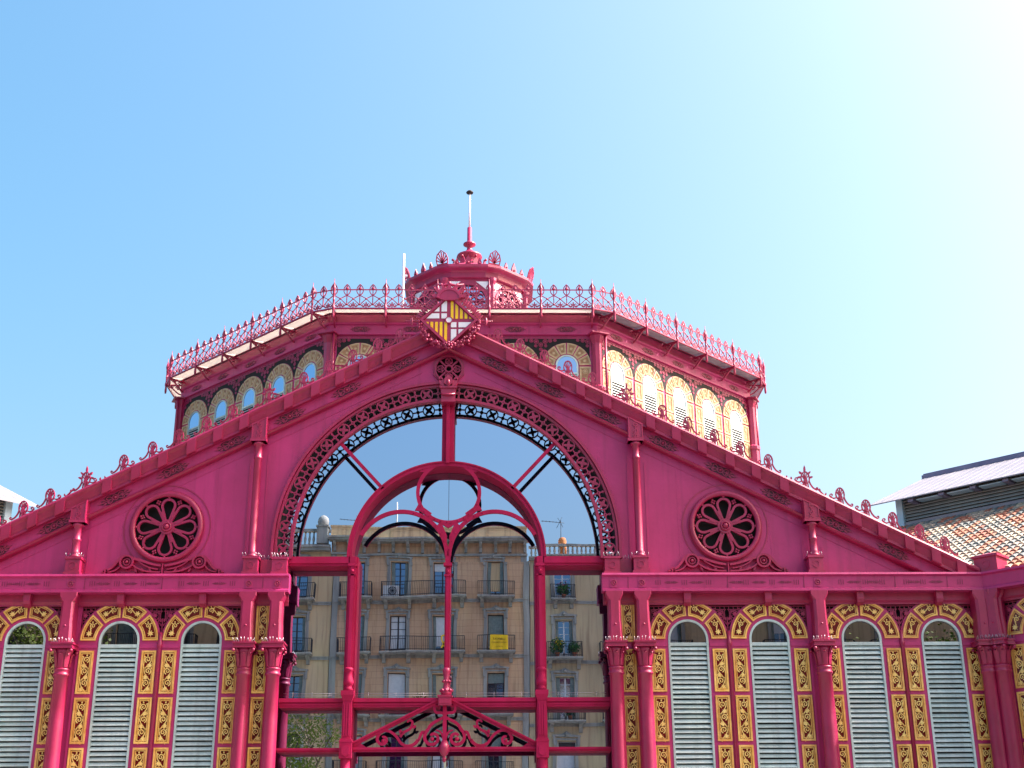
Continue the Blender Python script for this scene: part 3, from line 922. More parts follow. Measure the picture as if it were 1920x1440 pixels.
# --- wheel windows
q = MB()
q.tube([(.92 * cos(2 * PI * i / 40), -.06, .92 * sin(2 * PI * i / 40)) for i in range(40)], .078, 8, 0, True)
q.ribbon(circ(0, 0, .98, 40), .07, -.05, .002, 0, True)
q.ribbon(circ(0, 0, 1.17, 44), .03, -.014, .002, 0, True)
for k in range(12):
    a = rad(k * 30 + 15); q.ball((.93 * cos(a), -.12, .93 * sin(a)), .022, 0, 5)
me_wr = q.mesh('wheel_window', ['iron'])
q = MB()
for k in range(8):
    a = rad(k * 45)
    q.X = Matrix.Rotation(a, 4, 'Y')
    cz, r = .60, .175
    P = [(.045, .16)] + [(r * cos(rad(t)), cz + r * sin(rad(t))) for t in range(-15, 196, 15)] + [(-.045, .16)]
    q.ribbon(P, .062, -.05, .03)
    q.ball((0, -.05, .835), .035, 0, 6)
    q.X = Matrix.Rotation(a + rad(22.5), 4, 'Y')
    for e, d in ((0, .80), (.04, .75), (-.04, .75), (0, .70)):
        q.ball((e, -.01, d), .036, 0, 6)
    q.ribbon([(0, .30), (0, .46)], .05, -.062, .03)
    q.X = None
q.ribbon(circ(0, 0, .155, 20), .10, -.07, .03, 0, True)
me_tr = q.mesh('tracery', ['iron'])
q = MB(); q.tube([(.11 * cos(2 * PI * i / 20), -.09, .11 * sin(2 * PI * i / 20)) for i in range(20)], .03, 6, 0, True); q.ball((0, -.1, 0), .075, 0, 12); q.prism(circ(0, 0, .1, 16), -.08, .02)
me_boss = q.mesh('boss', ['iron'])
q = MB(); q.prism(circ(0, 0, 1.0, 30), .16, .18); me_wb = q.mesh('void_backing', ['dark'])
for sx in (1, -1):
    wv = inst('wheel_window', me_wr, hall, (sx * 7.6, 0, 10.76))
    inst('tracery', me_tr, wv); inst('boss', me_boss, wv); inst('void_backing', me_wb, wv)
q = MB()
q.box(-1.66, 1.66, -.16, .004, 9.405, 9.46)
for s in (1, -1):
    f = lambda P: [(s * x, z) for x, z in P]
    vx, vz = .97, 9.78
    q.ribbon(f(circ(vx, vz, .17, 20)), .05, -.16, .003, 0, True)
    q.prism(f(circ(vx, vz, .16, 16)), -.06, .003)
    q.tube([(s * (vx) + .09 * cos(2 * PI * i / 14), -.11, vz + .09 * sin(2 * PI * i / 14)) for i in range(14)], .022, 6, 0, True)
    q.ball((s * vx, -.12, vz), .045, 0, 8)
    c = bez((1.05, 9.93), (1.25, 9.88), (1.25, 9.56), (1.62, 9.50), 12); q.ribbon(f(c), taper(13, .08, .05), -.15, .003)
    c = spiral(1.50, 9.54, .07, .02, 270, 600, 10); q.ribbon(f(c), .03, -.15, .003)
    c = bez((1.12, 9.70), (1.2, 9.55), (1.3, 9.52), (1.45, 9.50), 8); q.ribbon(f(c), .035, -.13, .003)
    c = bez((.84, 9.88), (.62, 9.86), (.42, 9.72), (.05, 9.68), 10); q.ribbon(f(c), taper(11, .07, .06), -.13, .003)
    c = bez((.80, 9.70), (.62, 9.55), (.45, 9.5), (.05, 9.5), 10); q.ribbon(f(c), .04, -.13, .003)
    c = bez((.66, 9.80), (.5, 9.68), (.36, 9.6), (.12, 9.58), 8); q.ribbon(f(c), .03, -.12, .003)
    for x in (.3, .5, .68): q.prism(f(leafshape(x, 9.5, .16, .06, 60)), -.1, .003)
q.ribbon([(0, 9.46), (0, 9.72)], .03, -.15, .003)
me_sb = q.mesh('scroll_base', ['iron'])
for sx in (1, -1): inst('scroll_base', me_sb, hall, (sx * 7.6, 0, 0))

# --- portal frame
YG = .62
def part(q, name, mats=('frame', 'backshade')): return q.build(name, list(mats), hall)
ZB = .13
def bar(x0, x1, z0, z1, yf=-.06, yb=YG - .01, lip=.0):
    q = MB(); q.box(x0, x1, yf, yb, z0, z1); return q
for sx in (1, -1):
    q = MB()
    xx = sx * 2.52
    q.box(xx - .14, xx + .14, .02, YG - .01, ZB, 9.93); q.box(xx - .085, xx + .085, -.08, .02, 6.95, 9.93); q.box(xx - .045, xx + .045, -.11, -.08, 6.95, 9.75)
    # turned lower part
    q.lathe([(.13, ZB), (.13, 4.25), (.16, 4.28), (.16, 4.34), (.12, 4.40), (.115, 4.62), (.14, 4.66)], xx, -.05, 14)
    q.box(xx - .16, xx + .16, -.21, .02, 4.66, 5.06)
    q.prism([(xx - .1, 4.76), (xx, 4.70), (xx + .1, 4.76), (xx + .1, 4.94), (xx, 5.0), (xx - .1, 4.94)], -.235, -.2)
    q.box(xx - .17, xx + .17, -.22, .02, 5.06, 5.10); q.box(xx - .15, xx + .15, -.2, .02, 5.10, 5.15)
    q.box(xx - .12, xx + .12, -.16, .02, 5.15, 6.10)
    for d in (-.06, 0, .06): q.box(xx + d - .018, xx + d + .018, -.18, -.155, 5.22, 6.02)
    octs = lambda hw: [(xx - hw, -.05 - hw), (xx + hw, -.05 - hw), (xx + hw, .02), (xx - hw, .02)]
    octprism(q, octs(.12), octs(.17), 6.10, 6.25); octprism(q, octs(.17), octs(.17), 6.25, 6.36)
    q.lathe([(.15, 6.36), (.10, 6.44), (.10, 6.50), (.13, 6.53), (.14, 6.60), (.10, 6.72), (.095, 6.86), (.12, 6.89), (.12, 6.93), (.09, 6.96)], xx, -.06, 14)
    q.box(xx - .12, xx + .12, -.13, .02, 9.66, 9.73); q.ball((xx, -.12, 9.52), .05, 0, 8); q.box(xx - .1, xx + .1, -.11, .02, 9.4, 9.44)
    part(q, 'mullion')
    a, b = sorted((sx * 2.63, sx * 4.26))
    q = MB(); q.box(a, b, -.02, YG - .01, 9.69, 9.93); q.box(a, b, -.06, -.02, 9.75, 9.93); part(q, 'impost_bar')
    a, b = sorted((sx * 2.655, sx * 4.3))
    q = MB(); q.box(a, b, -.03, YG - .01, 5.95, 6.18); q.box(a, b, -.08, -.03, 6.08, 6.18); q.box(a, b, -.05, -.03, 6.0, 6.05); part(q, 'transom')
    q = MB(); q.box(a, b, -.03, YG - .01, 4.83, 4.93); q.box(a, b, -.07, -.03, 4.87, 4.93); part(q, 'transom')
    # diagonal spokes
    c_, s2 = cos(rad(47)), sin(rad(47))
    q = MB(); q.ribbon([(sx * 2.60 * c_, 9.93 + 2.60 * s2), (sx * 4.17 * cos(rad(44.5)), AZ + 4.17 * sin(rad(44.5)))], .09, -.06, .02, 0, False, 1); part(q, 'spoke')
for a, b in ((-2.375, -.15), (.15, 2.375)):
    q = MB(); q.box(a, b, -.03, YG - .01, 5.95, 6.18); q.box(a, b, -.08, -.03, 6.08, 6.18); q.box(a, b, -.05, -.03, 6.0, 6.05); part(q, 'transom')
q = MB(); q.box(-2.35, 2.35, -.05, .06, 4.83, 4.94); q.box(-2.35, 2.35, -.09, -.05, 4.88, 4.94); part(q, 'truss_chord')
# upper mullion
q = MB(); q.box(-.05, .05, -.14, .0, 12.55, 14.28); q.box(-.17, .17, .0, YG - .01, 12.55, 14.5); part(q, 'mullion')
# inner arch
q = MB(); P = [(2.6, 9.93)] + arc(0, 9.93, 2.6, 0, 180, 56)[1:-1] + [(-2.6, 9.93)]
q.ribbon([(x * 1.01, 9.93 + (z - 9.93) * 1.01) for x, z in P], .14, -.06, YG - .01); q.ribbon(arc(0, 9.93, 2.67, 0, 180, 56), .04, -.09, -.06)
part(q, 'inner_arch', ('frame',))
# central mullion and tracery
q = MB(); q.box(-.035, .105, -.06, YG - .01, 6.95, 9.7); q.box(.0, .07, -.10, -.06, 6.9, 9.6)
q.box(-.075, .145, -.14, .05, 9.66, 9.74); q.ball((.035, -.1, 9.5), .06, 0, 8); q.box(-.055, .125, -.12, .05, 9.38, 9.43)
part(q, 'mullion')
CX = .035
q = MB()
q.ribbon(circ(CX, 11.73, .85, 44), .095, -.05, .03, 0, True, 1)
for s in (1, -1):
    P = arc(CX + s * 1.27, 9.95, 1.235, 180 if s > 0 else 0, 28 if s > 0 else 152, 26)
    q.ribbon(P, .105, -.055, .032, 0, False, 1)
    # riveted gussets
    q.prism([(CX + s * .06, 9.8), (CX + s * .10, 10.15), (CX + s * .30, 10.80), (CX + s * .20, 10.92), (CX + s * .03, 10.5)], -.045, .025, 0, 1)
    q.prism([(CX + s * .55, 11.02), (CX + s * .78, 11.20), (CX + s * .92, 11.22), (CX + s * .82, 11.4), (CX + s * .70, 11.32), (CX + s * .46, 11.14)], -.045, .025, 0, 1)
    q.prism([(CX + s * .50, 12.40), (CX + s * .66, 12.30), (CX + s * .82, 12.32), (CX + s * .5, 12.52)], -.045, .025, 0, 1)
    for i in range(7):
        a = rad((180 - 8 - i * 11) if s > 0 else (8 + i * 11))
        q.ball((CX + s * 1.27 + 1.235 * cos(a), -.06, 9.95 + 1.235 * sin(a)), .02, 0, 5)
    for i in range(6):
        a = rad(-88 + s * (4 + i * 12)); q.ball((CX + .85 * cos(a), -.055, 11.73 + .85 * sin(a)), .02, 0, 5)
q.prism([(CX - .2, 10.84), (CX, 10.72), (CX + .2, 10.84), (CX + .3, 10.94), (CX, 10.86), (CX - .3, 10.94)], -.046, .026, 0, 1)
q.box(CX - .07, CX + .07, -.05, .03, 9.7, 10.2)
part(q, 'tracery')
# truss with scrolls
for s in (1, -1):
    q = MB(); q.ribbon([(s * .13, 6.12), (s * 2.34, 5.02)], .11, -.07, .04, 0, False, 1); q.ribbon([(s * .13, 6.155), (s * 2.34, 5.055)], .04, -.12, -.07)
    q.prism([(s * 2.0, 4.94), (s * 2.36, 4.94), (s * 2.36, 5.08), (s * 2.2, 5.08)], -.05, .03, 0, 1)
    part(q, 'truss_rafter')
q = MB()
for s in (1, -1):
    f = lambda P: [(s * x, z) for x, z in P]
    W = .085
    def rb(P, a=W, b=.06): q.ribbon(f(P), taper(len(P), a, b), -.05, .03, 0, False, 1)
    rb(spiral(.30, 5.18, .24, .07, 60, -320, 20), .085, .07)                     # big inner volute
    rb(bez((.42, 5.39), (.36, 5.58), (.1, 5.62), (.03, 5.70), 8))
    rb(bez((.03, 5.78), (.12, 5.85), (.28, 5.72), (.27, 5.95), 7) + spiral(.2, 5.97, .075, .03, -10, 200, 7), .07, .06)
    rb(bez((.52, 5.30), (.60, 5.38), (.62, 5.20), (.68, 5.10), 6))
    rb(arc(.93, 5.24, .27, 205, 330, 12) + bez((1.17, 5.12), (1.32, 5.35), (1.52, 5.42), (1.66, 5.30), 9)[1:])
    rb(spiral(1.58, 5.14, .17, .05, 60, -290, 16), .085, .065)
    rb(bez((1.14, 5.2), (1.05, 5.42), (.85, 5.3), (.83, 5.55), 8) + spiral(.92, 5.56, .09, .03, 180, 10, 8), .07, .05)
    q.prism(f(leafshape(1.12, 5.26, .14, .09, 80)), -.05, .03, 0, 1); q.prism(f(leafshape(.84, 5.42, .13, .07, 150)), -.05, .03, 0, 1)
    q.ball((s * 1.58, -.03, 5.10), .05, 0, 7); q.ball((s * .32, -.03, 5.14), .06, 0, 7)
    rb(bez((.03, 5.12), (.05, 5.30), (.12, 5.36), (.22, 5.36), 6), .05, .04)
q.ribbon([(0, 6.0), (0, 5.08)], .1, -.055, .035, 0, False, 1)
part(q, 'truss_scrollwork')
q = MB()
q.lathe([(.02, 4.56), (.05, 4.60), (.05, 4.66), (.03, 4.70), (.09, 4.76), (.13, 4.84), (.13, 4.98), (.10, 5.02), (.07, 5.10)], 0, -.06, 14)
part(q, 'pendant', ('iron',))
q = MB()
q.box(-.17, .17, -.20, .06, 5.98, 6.22); q.box(-.19, .19, -.22, .06, 6.19, 6.24); q.box(-.15, .15, -.215, -.19, 6.03, 6.15)
q.lathe([(.12, 6.24), (.15, 6.30), (.10, 6.40), (.07, 6.55), (.10, 6.60), (.07, 6.68), (.10, 6.84), (.11, 6.88), (.08, 6.95)], .035, -.06, 12)
for k_ in range(8):
    a = 2 * PI * k_ / 8
    q.ball((.035 + .14 * cos(a), -.06 + .14 * sin(a), 6.36), .045, 0, 6); q.ball((.035 + .09 * cos(a), -.06 + .09 * sin(a), 6.60), .035, 0, 6)
part(q, 'finial_post', ('iron',))

# glass behind the frame, one pane per field
def pane(loop, name='glass_pane', y=YG, m='glass'):
    q = MB(); q.prism(loop, y, y + .02); o = q.build(name, [m], hall); o.rotation_euler = (rnd.uniform(-.001, .001), 0, rnd.uniform(-.0012, .0012)); return o
for sx in (1, -1):
    f = (lambda P: P) if sx > 0 else mir
    pane(f([(2.55, ZB), (4.64, ZB), (4.64, 4.86), (2.55, 4.86)])); pane(f([(2.55, 4.86), (4.64, 4.86), (4.64, 6.03), (2.55, 6.03)])); pane(f([(2.55, 6.03), (4.64, 6.03), (4.64, 9.8), (2.55, 9.8)]))
    pane(f([(2.55, 9.8), (4.62, 9.8), (4.62, AZ)] + arc(0, AZ, AR, 0, 44.5, 16)[1:] + arc(0, 9.93, 2.6, 47, 0, 14)))
    pane(f(arc(0, AZ, AR, 44.5, 90, 16) + arc(0, 9.93, 2.6, 90, 47, 14)))
    pane(f([(.03, ZB), (2.55, ZB), (2.55, 4.86), (.03, 4.86)])); pane(f([(.03, 4.86), (2.55, 4.86), (2.55, 6.03), (.03, 6.03)]))
    a_, b_ = (.035, 2.55) if sx > 0 else (-2.55, .035)
    pane([(a_, 6.03), (b_, 6.03), (b_, 9.93), (a_, 9.93)])
pane(arc(0, 9.93, 2.6, 0, 180, 40))

q = MB()
q.box(.015, .027, YG - .006, YG + .004, 10.9, 12.5)
q.build('glass_joint', ['rail'], hall)
q = MB()
for a, b in ((-4.2, -2.7), (-2.35, -.2), (.2, 2.35), (2.7, 4.2)):
    for z in (6.24, 6.30): q.tube([(a, -.05, z), (b, -.05, z)], .005, 3)
    for k_ in range(3):
        x = a + (b - a) * (k_ + .5) / 3; q.tube([(x, -.05, 6.15), (x, -.05, 6.33)], .006, 3)
o = q.build('bird_wires', ['spike'], hall); o['kind'] = 'stuff'

# --- roof of the arm behind the gable
q = MB()
for s in (1, -1):
    q.add([(0, .0, ZA - .10), (s * 14.9, .0, ZA - .10 - SL * 14.9), (s * 14.9, 24, ZA - .10 - SL * 14.9), (0, 24, ZA - .10),
           (0, .0, ZA - .2), (s * 14.9, .0, ZA - .2 - SL * 14.9), (s * 14.9, 24, ZA - .2 - SL * 14.9), (0, 24, ZA - .2)],
          [(0, 1, 2, 3), (7, 6, 5, 4), (0, 4, 5, 1), (3, 2, 6, 7)])
q.build('roof', ['slate'], hall)
q = MB()
for s in (1, -1):
    a, b = sorted((s * 14.35, s * 14.45)); q.box(a, b, .2, 24, .13, 9.2)
q.build('side_wall', ['wall'], hall)

# ================================================================== COAT OF ARMS on the apex
arms = thing('coat_of_arms', 'diamond shield quartered white crosses and yellow stripes with garland and crown on gable apex', 'emblem', (0, -.42, 15.86))
S = .80
Z0 = .83
def dia(s): return [(0, Z0 - s), (s, Z0), (0, Z0 + s), (-s, Z0)]
q = MB(); q.prism(dia(S), -.06, .10); q.build('shield', ['iron'], arms)
q = MB(); q.ribbon(dia(S - .02), .09, -.12, -.05, 0, True); q.build('shield_frame', ['iron'], arms)
def clip(poly, s):   # clip polygon to diamond of half size s
    for sx in (1, -1):
        for sz in (1, -1):
            outp = []
            d = lambda p: sx * p[0] + sz * (p[1] - Z0) - s
            for i in range(len(poly)):
                a, b = poly[i - 1], poly[i]
                da, db = d(a), d(b)
                if (da <= 0) != (db <= 0):
                    t = da / (da - db); outp.append((a[0] + t * (b[0] - a[0]), a[1] + t * (b[1] - a[1])))
                if db <= 0: outp.append(b)
            poly = outp
            if not poly: return poly
    return poly
def panel(x0, x1, z0, z1, mat, nm):
    P = clip([(x0, Z0 + z0), (x1, Z0 + z0), (x1, Z0 + z1), (x0, Z0 + z1)], .70)
    if len(P) >= 3:
        q = MB(); q.prism(P, -.075, -.055); q.build(nm, [mat], arms)
for (sx, sz) in ((-1, 1), (1, -1)):
    for a, b in ((.06, .215), (.275, .75)):
        for c, d in ((.06, .215), (.275, .75)):
            x0, x1 = sorted((sx * a, sx * b)); z0, z1 = sorted((sz * c, sz * d)); panel(x0, x1, z0, z1, 'white', 'white_field')
for (sx, sz) in ((1, 1), (-1, -1)):
    for i in range(5):
        a = .05 + i * .132; x0, x1 = sorted((sx * a, sx * (a + .078))); z0, z1 = sorted((sz * .05, sz * .75)); panel(x0, x1, z0, z1, 'yellow', 'yellow_stripe')
q = MB(); q.prism([(.085 * cos(rad(22.5 + 45 * i)), Z0 + .085 * sin(rad(22.5 + 45 * i))) for i in range(8)], -.10, -.06); q.ribbon([(.1 * cos(rad(22.5 + 45 * i)), Z0 + .1 * sin(rad(22.5 + 45 * i))) for i in range(8)], .03, -.11, -.06, 1, True); q.build('centre_lozenge', ['white', 'iron'], arms)
q = MB()   # garland
for i in range(70):
    t = i / 69; a = rad(188 + 164 * t)
    bx, bz = .84 * cos(a), Z0 + .84 * sin(a) + .06
    th = .05 + .035 * abs(sin(PI * (t * 2)))
    for j in range(3):
        q.ball((bx + rnd.uniform(-th, th), -.05 + rnd.uniform(-.06, .04), bz + rnd.uniform(-th, th)), rnd.uniform(.03, .055), 0, 6)
for i in range(8): q.ball((.09 * cos(i * PI / 4), -.13, Z0 - .80 + .09 * sin(i * PI / 4)), .045, 0, 6)
q.ball((0, -.16, Z0 - .80), .05, 0, 7)
q.build('garland', ['iron'], arms)
for s in (1, -1):   # feather edge on the upper flanks
    q = MB()
    for i in range(13):
        t = i / 12; x, z = s * (.16 + .66 * t), Z0 + .74 - .66 * t
        q.prism(leafshape(x, z, .17 + .05 * sin(PI * t), .06, 90 - s * (70 + 20 * t) + s * 35), -.05 - .01 * (i % 2), .03)
    q.tube([(s * .84, 0, Z0 - .05), (s * .92, -.02, Z0 + .02), (s * 1.05, -.02, Z0 - .02), (s * 1.25, 0, Z0 - .0)], [.03, .02, .03, .012], 6)
    q.ball((s * 1.06, -.03, Z0 - .02), .055, 0, 8, (.7, .7, 2.4)); q.ball((s * 1.22, 0, Z0), .03, 0, 6)
    q.build('flank_ornament', ['iron'], arms)
q = MB()   # crown
q.prism([(-.30, Z0 + .66), (-.16, Z0 + .60), (.16, Z0 + .60), (.30, Z0 + .66)] + arc(0, Z0 + .66, .3, 0, 180, 12)[1:-1], -.16, .08)
q.ribbon(arc(0, Z0 + .62, .33, 8, 172, 16), .07, -.18, .1)
for i in range(7):
    a = 90 + (i - 3) * 24
    bx, bz = .34 * cos(rad(a)), Z0 + .62 + .34 * sin(rad(a))
    q.prism(leafshape(bx, bz, .22, .1, a), -.1, .02); q.ball((bx + .23 * cos(rad(a)), -.04, bz + .23 * sin(rad(a))), .04, 0, 6)
q.tube([(-.42, -.02, Z0 + 1.16), (-.2, -.05, Z0 + 1.10), (0, -.06, Z0 + 1.13), (.2, -.05, Z0 + 1.10), (.42, -.02, Z0 + 1.16)], [.015, .04, .05, .04, .015], 6)
q.ball((0, -.06, Z0 + 1.17), .06, 0, 7)
for s in (1, -1):
    q.ribbon(spiral(s * .46, Z0 + .78, .11, .03, 90, 90 - s * 420, 14), .04, -.08, 0); q.prism(leafshape(s * .36, Z0 + .88, .24, .1, 90 - s * 20), -.06, .0)
q.build('crown', ['iron'], arms)

# ================================================================== OCTAGONAL DRUM
DC = (0.0, 33.75, 0.0)
DA = 14.38
T8 = tan(PI / 8)
drum = thing('octagonal_drum', 'octagonal magenta drum with rows of small arched windows rising behind the gable', 'drum', DC)
def onface(k, x, a, z):
    r = k * PI / 4
    return (x * cos(r) + a * sin(r), x * sin(r) - a * cos(r), z)
def octo(name, prof, mats, faces=range(-3, 5), me=None):
    # profile of (outward offset, z) carried round the octagon, mitred
    q = MB(); n = len(prof)
    vs = []
    for s in (-1, 1):
        for d, z in prof:
            vs.append((s * (DA + d) * T8, -(DA + d), z))
    q.add(vs, [(i, n + i, n + (i + 1) % n, (i + 1) % n) for i in range(n)])
    me = q.mesh(name, mats)
    for k in faces: inst(name, me, drum, (0, 0, 0), k * PI / 4)
octo('drum_wall', [(0, 10), (0, 24.70), (-.2, 24.70), (-.2, 10)], ['wall'])
octo('drum_frieze', [(.02, 24.62), (.12, 24.64), (.12, 24.70), (.06, 24.72), (.06, 25.10), (.14, 25.14), (.16, 25.20), (.0, 25.2), (-.1, 24.62)], ['wall'])
octo('drum_cornice', [(.05, 25.19), (.10, 25.24), (.10, 25.66), (.14, 25.68), (.14, 25.74), (-.1, 25.74), (-.1, 25.19)], ['iron'])
octo('drum_roof', [(.1, 25.76), (-10.9, 29.5), (-10.9, 29.4), (.1, 25.6)], ['steel'])
VIS = (-1, 0, 1)
# window parts (local: plane y=0)
ZD = 23.18
q = MB(); q.ribbon(window_open(.47, ZD, 20.2, 16), .07, -.05, .01); q.box(-.44, .44, -.05, .0, 22.76, 22.84)
me_dw = q.mesh('drum_window', ['slat'])
q = MB(); q.prism([(-.45, 22.8)] + arc(0, ZD, .45, 180, 0, 14) + [(.45, 22.8)], -.022, -.012); me_dp = q.mesh('pane', ['glassb'])
q = MB()
for i in range(20):
    z = 22.72 - i * .125
    q.add([(-.44, -.05, z - .045), (.44, -.05, z - .045), (.44, -.03, z + .015), (-.44, -.03, z + .015)], [(0, 1, 2, 3)])
q.box(-.445, .445, -.009, -.006, 20.2, 22.78, 1)
me_dl = q.mesh('louvre', ['louvre', 'dark'])
D6 = [(2, 29), (33, 59), (63, 88), (92, 117), (121, 147), (151, 178)]
me_dv = [vouss_tile(.56, 1.07, a, b, 0, ('cream', 'creamline', 'cream'), 'cream_voussoir', False) for a, b in D6]
def plain_tile():
    p = MB(); w, h = .50, .84
    tile_frame(p, [(-w / 2, -h / 2), (w / 2, -h / 2), (w / 2, h / 2), (-w / 2, h / 2)], 0, 0)
    for z in (.2, -.2): star(p, 0, z, .1, 2, 10); p.ribbon(circ(0, z, .11, 10), .02, -.02, -.006, 2, True)
    return p.mesh('cream_tile', ['cream', 'creamline', 'cream'])
me_dt = plain_tile()
q = MB()   # pierced spandrel strip of a whole face
zt = 24.58
for i in range(47):
    x = -5.3 + i * .23
    q.ribbon([(x, zt), (x, zt - .09)], .03, -.03, -.004, 1)
q.ribbon([(-5.5, zt - .1), (5.5, zt - .1)], .025, -.03, -.004, 1); q.ribbon([(-5.5, zt - .01), (5.5, zt - .01)], .025, -.03, -.004, 1)
for xc in (-5.75, -3.45, -1.15, 1.15, 3.45, 5.75):
    lo, hi = (-.5 if xc > -5.7 else 0), (.5 if xc < 5.7 else 0)
    Rs = [(xc + 1.15, zt - .11), (xc + 1.15, ZD + 1.1)] + [(xc + 1.15 + 1.1 * cos(rad(a)), ZD + 1.1 * sin(rad(a))) for a in range(100, 173, 12)] if hi else [(xc - .12, zt - .11), (xc - .12, zt - 1.1)]
    Ls = [(xc - 1.15, zt - .11), (xc - 1.15, ZD + 1.1)] + [(xc - 1.15 - 1.1 * cos(rad(a)), ZD + 1.1 * sin(rad(a))) for a in range(100, 173, 12)] if lo else [(xc + .12, zt - .11), (xc + .12, zt - 1.1)]
    P = Rs + Ls[::-1]
    q.prism(P, -.008, -.002, 0)
    for (dx, dz, r) in ((.2, .24, .10), (-.2, .24, .10), (0, .40, .09), (0, .62, .07), (0, .82, .05), (.42, .20, .08), (-.42, .20, .08), (.64, .18, .06), (-.64, .18, .06), (.22, .45, .06), (-.22, .45, .06)):
        if (dx < 0 and lo == 0) or (dx > 0 and hi == 0): continue
        q.ribbon(circ(xc + dx, zt - dz, r, 10), .028, -.03, -.006, 1, True); star(q, xc + dx, zt - dz, r * .8, 1)
me_sg = q.mesh('spandrel_grille', ['dark', 'iron'])
q = MB()
for x in (-4.6, -2.3, 0, 2.3, 4.6): q.ribbon([(-1, 0), (-.95, 0)], .01, 0, .001)
pil = MB()   # corner pier
pil.lathe([(.30, 10), (.30, 21.9), (.36, 21.95), (.36, 22.1), (.24, 22.2), (.24, 24.2), (.34, 24.5), (.34, 24.72)], 0, 0, 8, 0, False)
pil.lathe([(.06, 21), (.06, 24.6)], .32, -.22, 8)
pil.box(-.42, .42, -.42, .42, 24.60, 24.655)
me_pier8 = pil.mesh('corner_pier', ['iron'])
for k in range(-3, 5):
    r = k * PI / 4 + PI / 8
    Rv = (DA + .02) / cos(PI / 8)
    inst('corner_pier', me_pier8, drum, (Rv * sin(r), -Rv * cos(r), 0), r)
panel_me = me_pier
for k in (-2, -1, 0, 1, 2):
    rz = k * PI / 4
    inst('spandrel_grille', me_sg, drum, onface(k, 0, DA, 0), rz)
    for x in (-4.6, -2.3, 0, 2.3, 4.6):
        wv = inst('drum_window', me_dw, drum, onface(k, x, DA, 0), rz)
        inst('pane', me_dp, wv); inst('louvre', me_dl, wv)
        if k in VIS:
            for me in me_dv: inst('cream_voussoir', me, drum, onface(k, x, DA + .004, ZD), rz)
            for zc in (22.70, 21.80, 20.90):
                for s in (1, -1): inst('cream_tile', me_dt, drum, onface(k, x + s * .81, DA + .004, zc), rz)
        if k in VIS:
            for d in (-1.15, ):
                inst('pierced_panel', me_pier, drum, onface(k, x + d + (1.15 if True else 0) - 1.15 + 1.15, DA + .064, 24.91), rz)
# gallery deck panels and brackets
DD = 15.25
CH = .78
def deck_panel(half, chs):
    q = MB()
    zo, zi = 25.53, 25.69
    yo, yi = -DD, -(DA + .12)
    q.add([(-half, yo, zo), (half, yo, zo), (half, yi, zi), (-half, yi, zi), (-half, yo, zo + .05), (half, yo, zo + .05), (half, yi, zi + .05), (-half, yi, zi + .05)],
          [(0, 3, 2, 1), (4, 5, 6, 7), (0, 1, 5, 4), (1, 2, 6, 5), (2, 3, 7, 6), (3, 0, 4, 7)])
    return q
me_do = deck_panel(1.11, 0).mesh('gallery_panel', ['opal']); me_dg = deck_panel(1.11, 0).mesh('gallery_panel', ['greypanel'])
q = MB()
q.box(-.04, .04, -DD - .02, -(DA + .1), 25.48, 25.55)
q.X = Matrix.Translation((0, -DA - .1, 0)) @ Matrix.Rotation(-PI / 2, 4, 'Z')
c = bez((0, 25.0), (.3, 25.05), (.4, 25.42), (.8, 25.48), 10)
q.ribbon([(-x if False else x, z) for x, z in c], .06, -.035, .035); q.ribbon(spiral(.2, 25.36, .12, .03, 0, 420, 16), .04, -.035, .035); q.ribbon(spiral(.5, 25.44, .06, .02, 0, 400, 12), .035, -.035, .035)
q.X = None
for (a, b) in ((0, 0),): pass
me_gb = q.mesh('gallery_bracket', ['iron'])
for k in (-2, -1, 0, 1, 2):
    rz = k * PI / 4
    mat_me = me_do if k <= 0 else me_dg
    for x in (-4.6, -2.3, 0, 2.3, 4.6): inst('gallery_panel', mat_me, drum, onface(k, x, 0, 0), rz)
    for x in (-5.75, -3.45, -1.15, 1.15, 3.45, 5.75): inst('gallery_bracket', me_gb, drum, onface(k, x, 0, 0), rz)
    q = MB()
    if k < 2:
        # cut-corner deck between this face and the next
        A = onface(k, 5.77, DD, 25.53); B = onface(k + 1, -5.77, DD, 25.53); Cc = onface(k + 1, -5.77, DA + .12, 25.69); Dd = onface(k, 5.77, DA + .12, 25.69)
        q.add([A, B, Cc, Dd] + [(p[0], p[1], p[2] + .05) for p in (A, B, Cc, Dd)], [(0, 3, 2, 1), (4, 5, 6, 7), (0, 1, 5, 4), (1, 2, 6, 5), (2, 3, 7, 6), (3, 0, 4, 7)])
        q.build('gallery_panel', ['opal' if k < 0 else 'greypanel'], drum)

